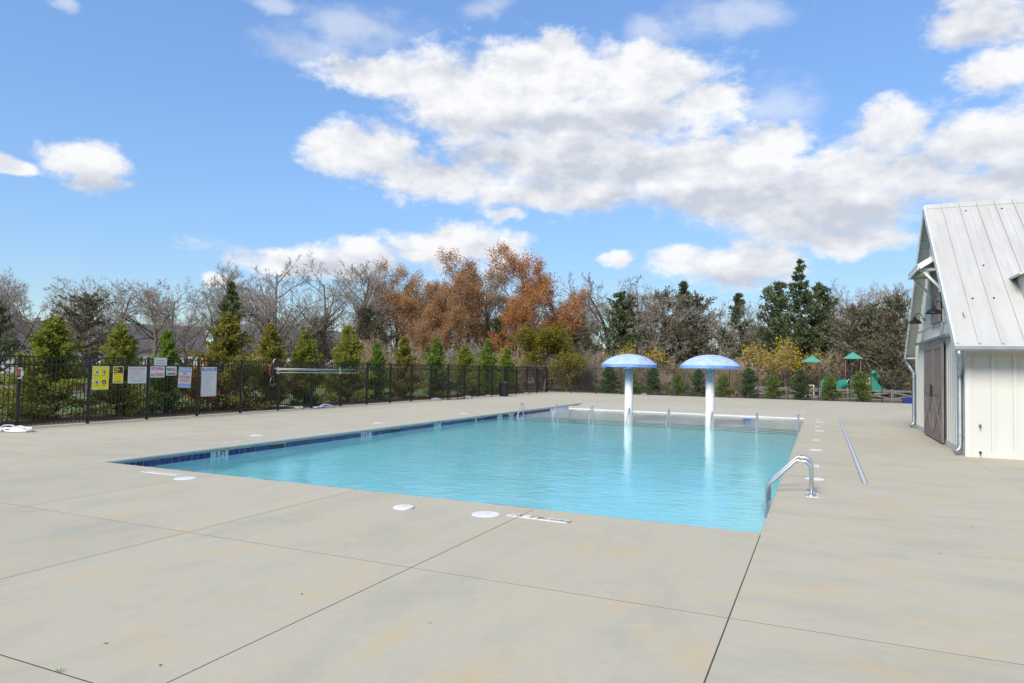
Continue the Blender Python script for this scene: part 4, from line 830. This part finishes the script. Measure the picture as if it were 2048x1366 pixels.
MB().tube([(.9,-.2,1.15),(.55,-.35,1.05),(.2,-.7,.75),(.15,-1.05,.45)], .36, 16, False).build('tube_slide', M_PGREEN, pg, True)
sl_ = MB()
pr = [(2.55,1.9),(2.75,1.95),(2.95,1.25),(3.2,.95),(3.6,.72),(3.75,.72),(3.75,.62),(3.3,.62),(2.75,.62),(2.55,.9)]
sl_.prism(pr,'y',-.45,-.38); sl_.prism(pr,'y',.05,.12); sl_.prism([(2.7,1.25),(2.95,1.1),(3.3,.8),(3.75,.62),(3.75,.55),(3.3,.7),(2.9,1.0),(2.7,1.1)],'y',-.38,.05); sl_.build('slide', M_PGREEN, pg)
MB().lathe([(0,.2),(.12,.17),(.2,.05),(.2,-.05),(.12,-.17),(0,-.2)], 14, (2.7,-.42,1.95)).build('slide_knob', M_PGREEN, pg, True); MB().lathe([(0,.2),(.12,.17),(.2,.05),(.2,-.05),(.12,-.17),(0,-.2)], 14, (2.98,-.42,1.68)).build('slide_knob', M_PGREEN, pg, True)
MB().tube([(1.0,-.35,.1),(1.0,-.35,1.35),(1.1,-.35,1.47),(1.2,-.35,1.4),(1.2,-.35,.6)], .03, 8).build('grab_rail', M_PCREAM, pg, True); MB().tube([(1.75,-.35,.1),(1.75,-.35,1.35),(1.65,-.35,1.47),(1.55,-.35,1.4),(1.55,-.35,.6)], .03, 8).build('grab_rail', M_PCREAM, pg, True)
MB().box(1.22,1.62,-.34,-.28,1.15,1.75).build('entry_panel', M_PDARK, pg); MB().box(2.05,2.5,-.42,-.36,.2,1.7).build('climbing_panel', M_PTAN, pg); MB().prism([(-.85,.9),(-.85,1.25),(-.6,1.42),(-.2,1.42),(0,1.2),(0,.9)],'y',-.5,-.42).build('arch_panel', M_PGREEN, pg)
MB().box(-1.8,-1.2,-.55,-.5,.95,1.0).box(-1.8,-1.75,-.55,-.5,.1,.95).box(-1.5,-1.45,-.55,-.5,.1,.95).box(-1.25,-1.2,-.55,-.5,.1,.95).build('ladder_rail', M_PCREAM, pg)
MB().tube([(.9,-1.6,.25),(1.3,-1.75,.3),(1.8,-1.6,.2)], .16, 10).build('climbing_pod', M_PGREEN, pg, True); MB().tube([(2.2,-1.6,.1),(2.7,-1.7,.45),(3.3,-1.6,.55)], .11, 10).build('balance_beam', M_PGREEN, pg, True)
rf = thing('rail_fence', (0,53.9,-.1), 'weathered grey wooden fence with crossed rails in front of the playground', 'fence')
for k in range(7):
    x = -4.6+k*2.25; MB().slab(x-.075,x+.075,-.075,.075,0,.86,.012).build('post', M_GWOOD, rf)
    if k < 6:
        a, b_ = x+.075, x+2.175
        MB().box(a,b_,-.025,.025,.66,.80).build('top_rail', M_GWOOD, rf); MB().box(a,b_,-.025,.025,.06,.18).build('bottom_rail', M_GWOOD, rf)
        MB().bar((a,.03,.20),(b_,.03,.64),.03,.11).build('cross_rail', M_GWOOD, rf); MB().bar((a,-.032,.64),(b_,-.032,.20),.03,.11).build('cross_rail', M_GWOOD, rf)
t = thing('blue_crate', (5.0,50.6,-.05), 'blue plastic crate with a hoop handle standing behind the far fence', 'crate')
M_CR = mat('blue_plastic', (.012,.03,.26), .4); 
for a in (MB().box(-.3,.3,-.2,-.18,.02,.36), MB().box(-.3,.3,.18,.2,.02,.36), MB().box(-.3,-.28,-.18,.18,.02,.36), MB().box(.28,.3,-.18,.18,.02,.36)): a.build('side', M_CR, t)
MB().box(-.3,.3,-.2,.2,0,.02).build('base', M_CR, t); MB().tube([(.12,-.2,.34)]+arc((.27,.26),.15,PI*.9,-.2,8,lambda a, b: (a,-.2,b+.08)), .02, 8).build('handle', mat('pale_blue_plastic', (.2,.3,.6), .4), t, True)
def bin_(x, y, z, label, s=1.):
    t = thing('litter_bin', (x,y,z), label, 'bin')
    MB().lathe([(0,0),(.24*s,0),(.30*s,.80*s),(.31*s,.80*s)], 20).build('body', M_FENCE, t); MB().lathe([(.29*s,.78*s),(.34*s,.78*s),(.345*s,.84*s),(.28*s,.86*s),(.26*s,.80*s)], 20).build('rim', M_FENCE, t)
    for k in range(14): a = 2*PI*k/14; MB().bar((.255*s*math.cos(a),.255*s*math.sin(a),.04),(.315*s*math.cos(a),.315*s*math.sin(a),.78*s),.03,.014).build('slat', M_FENCE, t)
bin_(-17.55,38.1,0,'black slatted litter bin on the deck in front of the sign fence'); bin_(5.55,50.9,-.05,'dark bin behind the far fence beside the barn downspout',.95)
bn = thing('black_bench', (-17.92,32.55,0), 'black metal bench with its back to the sign fence', 'bench')
for dy in (-.8,.8):
    MB().box(-.25,.25,dy-.025,dy+.025,0,.03).box(-.22,-.18,dy-.02,dy+.02,.03,.44).box(.18,.22,dy-.02,dy+.02,.03,.44).build('leg', M_FENCE, bn)
for k in range(5): MB().box(-.22+k*.09,-.15+k*.09,-.9,.9,.44,.465).build('seat_slat', M_FENCE, bn)
for k in range(5): MB().box(-.30-k*.012,-.28-k*.012,-.9,.9,.50+k*.075,.56+k*.075).build('back_slat', M_FENCE, bn)
for dy in (-.84,.84): MB().bar((-.26,dy,.44),(-.34,dy,.88),.03,.03).build('back_post', M_FENCE, bn)
M_ROCK = mat('grey_stone', (.20,.185,.17), .9, col2=(.32,.30,.28), scale=6, bump=.6, bscale=15)
def rock(x, y, r, label, seed):
    rng = random.Random(seed); mb = MB(); n = 14; prof = [(1,-.04),(1.0,.06),(.86,.17),(.6,.25),(.3,.29),(.02,.30)]
    vs = []
    for q, z in prof:
        for k in range(n): a = 2*PI*k/n; rr_ = r*q*(1+.18*math.sin(2*a+seed)+.08*math.sin(5*a+seed*2)+rng.uniform(-.04,.04)); vs.append((rr_*math.cos(a), rr_*math.sin(a)*1.25, z*r*1.7*(1+rng.uniform(-.08,.08))))
    mb.add(vs, [(i*n+k, i*n+(k+1)%n, (i+1)*n+(k+1)%n, (i+1)*n+k) for i in range(len(prof)-1) for k in range(n)]+[tuple((len(prof)-1)*n+k for k in range(n))])
    o = mb.build('stone', M_ROCK); smoothed(o, 50); o.location = (x,y,0); tag(o, label, 'stone', 'low stones at the foot of the fences')
for i, (x, y, r) in enumerate(((-18.05,30.9,.26),(-18.05,34.4,.27),(-18.05,37.0,.24),(-17.9,42.4,.25))): rock(x,y,r,'low grey stone at the foot of the sign fence, near the bench and bin',i+1)
rock(-11.4,48.5,.30,'single low grey stone at the foot of the far fence',9)

# ------------------------------------------------------------------ pool gear on and by the fence
M_TEAL = mat('teal_tube', (.01,.28,.30), .35); px = FX+.075
def pole(pts, label):
    a, m_, b_ = [Vector(q) for q in pts]; t = thing('telescopic_pole', a, label, 'pole', 'pool poles hung on the fence')
    MB().tube([(0,0,0), m_-a], .015, 10).build('outer_tube', M_WHITE, t, True); MB().tube([m_-a, b_-a], .011, 10).build('inner_tube', M_TEAL if 'teal' in label else M_WHITE, t, True); MB().lathe([(.024,-.03),(.024,.03)], 10).build('grip', M_WHITE, t).rotation_euler = (PI/2,0,0)
pole([(px,19.66,1.56),(px,23.2,1.53),(px,24.97,1.505)],'topmost white pole with a long teal extension on the fence'); pole([(px+.03,19.72,1.515),(px+.03,21.9,1.50),(px+.03,23.5,1.485)],'middle white pole with a short teal extension on the fence'); pole([(px,19.74,1.41),(px,23.0,1.40),(px,24.55,1.39)],'lowest all white pole on the fence')
for y in (19.85, 23.46):
    t = thing('pole_hook', (FX+.034,y,1.34), 'small white hook holding the pool poles on a fence post', 'hook', 'pole hooks on the fence')
    MB().box(0,.02,-.02,.02,0,.28).box(.02,.09,-.015,.015,.02,.035).box(.02,.11,-.015,.015,.13,.145).build('hook_plate', M_WHITE, t)
nt_ = thing('leaf_net', (FX+.06,19.5,1.28), 'red framed leaf skimmer net hanging on the fence by the poles', 'net')
fr = [(0,.075*math.cos(a)*(1-.15*math.sin(a))+.06*math.sin(a),.25+.25*math.sin(a)) for a in np.linspace(0,2*PI,18)]
MB().tube(fr, .016, 8, False).build('frame', mat('dark_red_frame', (.32,.03,.05), .45), nt_, True); MB().add([(-.03,.065*math.cos(a)+.06*math.sin(a),.25+.23*math.sin(a)) for a in np.linspace(0,2*PI,18)[:-1]]+[(-.035,0,.25)], [(k,(k+1)%17,17) for k in range(17)]).build('mesh', mat('net_mesh', (.03,.03,.035), .8), nt_); MB().tube([(0,.05,.46),(0,.12,.60),(.01,.2,.62)], .014, 8).build('handle', M_WHITE, nt_, True)
hs_ = MB().tube([(0,.12+.0,.36),(.01,-.02,.30),(.02,-.08,.15),(.01,-.03,.03),(0,.1,.0),(0,.16,.08),(.01,.12,.2)], .014, 8, True).build('hose_loop', M_GUT, None, True); hs_.location = (FX+.06,19.5,.92); tag(hs_, 'grey hose loop dangling below the red net', 'hose')
def tangle(name, x, y, seed, n, rx_, ry_, r, m_, label, cat, h=.10):
    rng = np.random.default_rng(seed); t = thing(name, (x,y,0), label, cat)
    for k in range(n):
        ph = rng.uniform(0,6.3); a = np.linspace(0, rng.uniform(4,7), 18); q = [(rx_*rng.uniform(.8,1)*math.cos(v+ph)*(1+.2*math.sin(2*v+k)), ry_*math.sin(v+ph)*(.7+.3*math.sin(3*v+k)), r+h*(.5+.5*math.sin(v*1.3+k))*rng.uniform(.2,1)) for v in a]
        MB().tube(q, r, 8).build('coil', m_, t, True)
tangle('white_tubing', -17.75,10.35,4,5,.55,.28,.022,M_WHITE,'loose pile of white tubing on the deck by the first sign post','tubing')
tangle('white_pipe', -19.35,21.4,7,3,.9,.35,.03,M_WHITE,'white pipe lying on the mulch behind the fence','pipe',.06)
v = thing('vacuum_head', (-18.15,22.0,0), 'blue and white pool vacuum head lying at the fence foot', 'vacuum head')
MB().slab(-.1,.1,-.28,.22,.03,.07,.015).build('plate', M_WHITE, v); MB().slab(-.11,-.09,-.28,.22,.0,.05,.004).build('brush', M_BLUE, v); MB().slab(.09,.11,-.28,.22,.0,.05,.004).build('brush', M_BLUE, v); MB().tube([(0,.0,.07),(.02,.2,.14),(.05,.55,.10),(.08,.85,.03)], .028, 8).build('handle', M_WHITE, v, True)
fl = MB().lathe([(0,.05),(.12,.045),(.17,.0),(.12,-.03),(0,-.03)], 16).build('float', mat('blue_foam', (.02,.18,.55), .5), None, True); fl.location = (-2.75,29.6,-.165); fl.scale = (1,1.4,.7); tag(fl, 'small bright blue float in the shallow water', 'float')
# leaves and a weed on the concrete
lm = [leaf_mat('dead_leaf', [(.20,.12,.05),(.30,.18,.07)]), ]
random.seed(5)
spots = [(-4.03,2.95),(-3.47,2.88),(-3.6,4.22),(-2.43,4.15),(1.06,8.0),(1.6,9.6),(-14.6,14.2),(-16.5,17.5)]
for x, y in spots:
    s_ = random.uniform(.008,.013); o = MB().add([(-1.4,0,.15),(-.5,.6,.35),(.6,.5,.2),(1.5,0,.5),(.5,-.55,.3),(-.6,-.5,.1),(0,0,.0)], [(0,6,1),(1,6,2),(2,6,3),(3,6,4),(4,6,5),(5,6,0)]).build('fallen_leaf', lm[0]); o.location = (x,y,.002); o.scale = (s_,)*3; o.rotation_euler = (0,0,random.uniform(0,6)); tag(o, 'tiny curled brown leaf lying on the bare concrete', 'leaf', 'fallen leaves on the deck')
w = thing('weed', (-3.89,2.572,-.004), 'tiny green weed sprouting from a deck joint', 'weed')
for k in range(6):
    a = k*1.05; MB().add([(0,0,0),(.03*math.cos(a)-.006*math.sin(a),.03*math.sin(a)+.006*math.cos(a),.03),(.055*math.cos(a),.055*math.sin(a),.028),(.03*math.cos(a)+.006*math.sin(a),.03*math.sin(a)-.006*math.cos(a),.03)], [(0,1,2,3)]).build('blade', L_ARBG, w).scale = (.6,.6,.6)
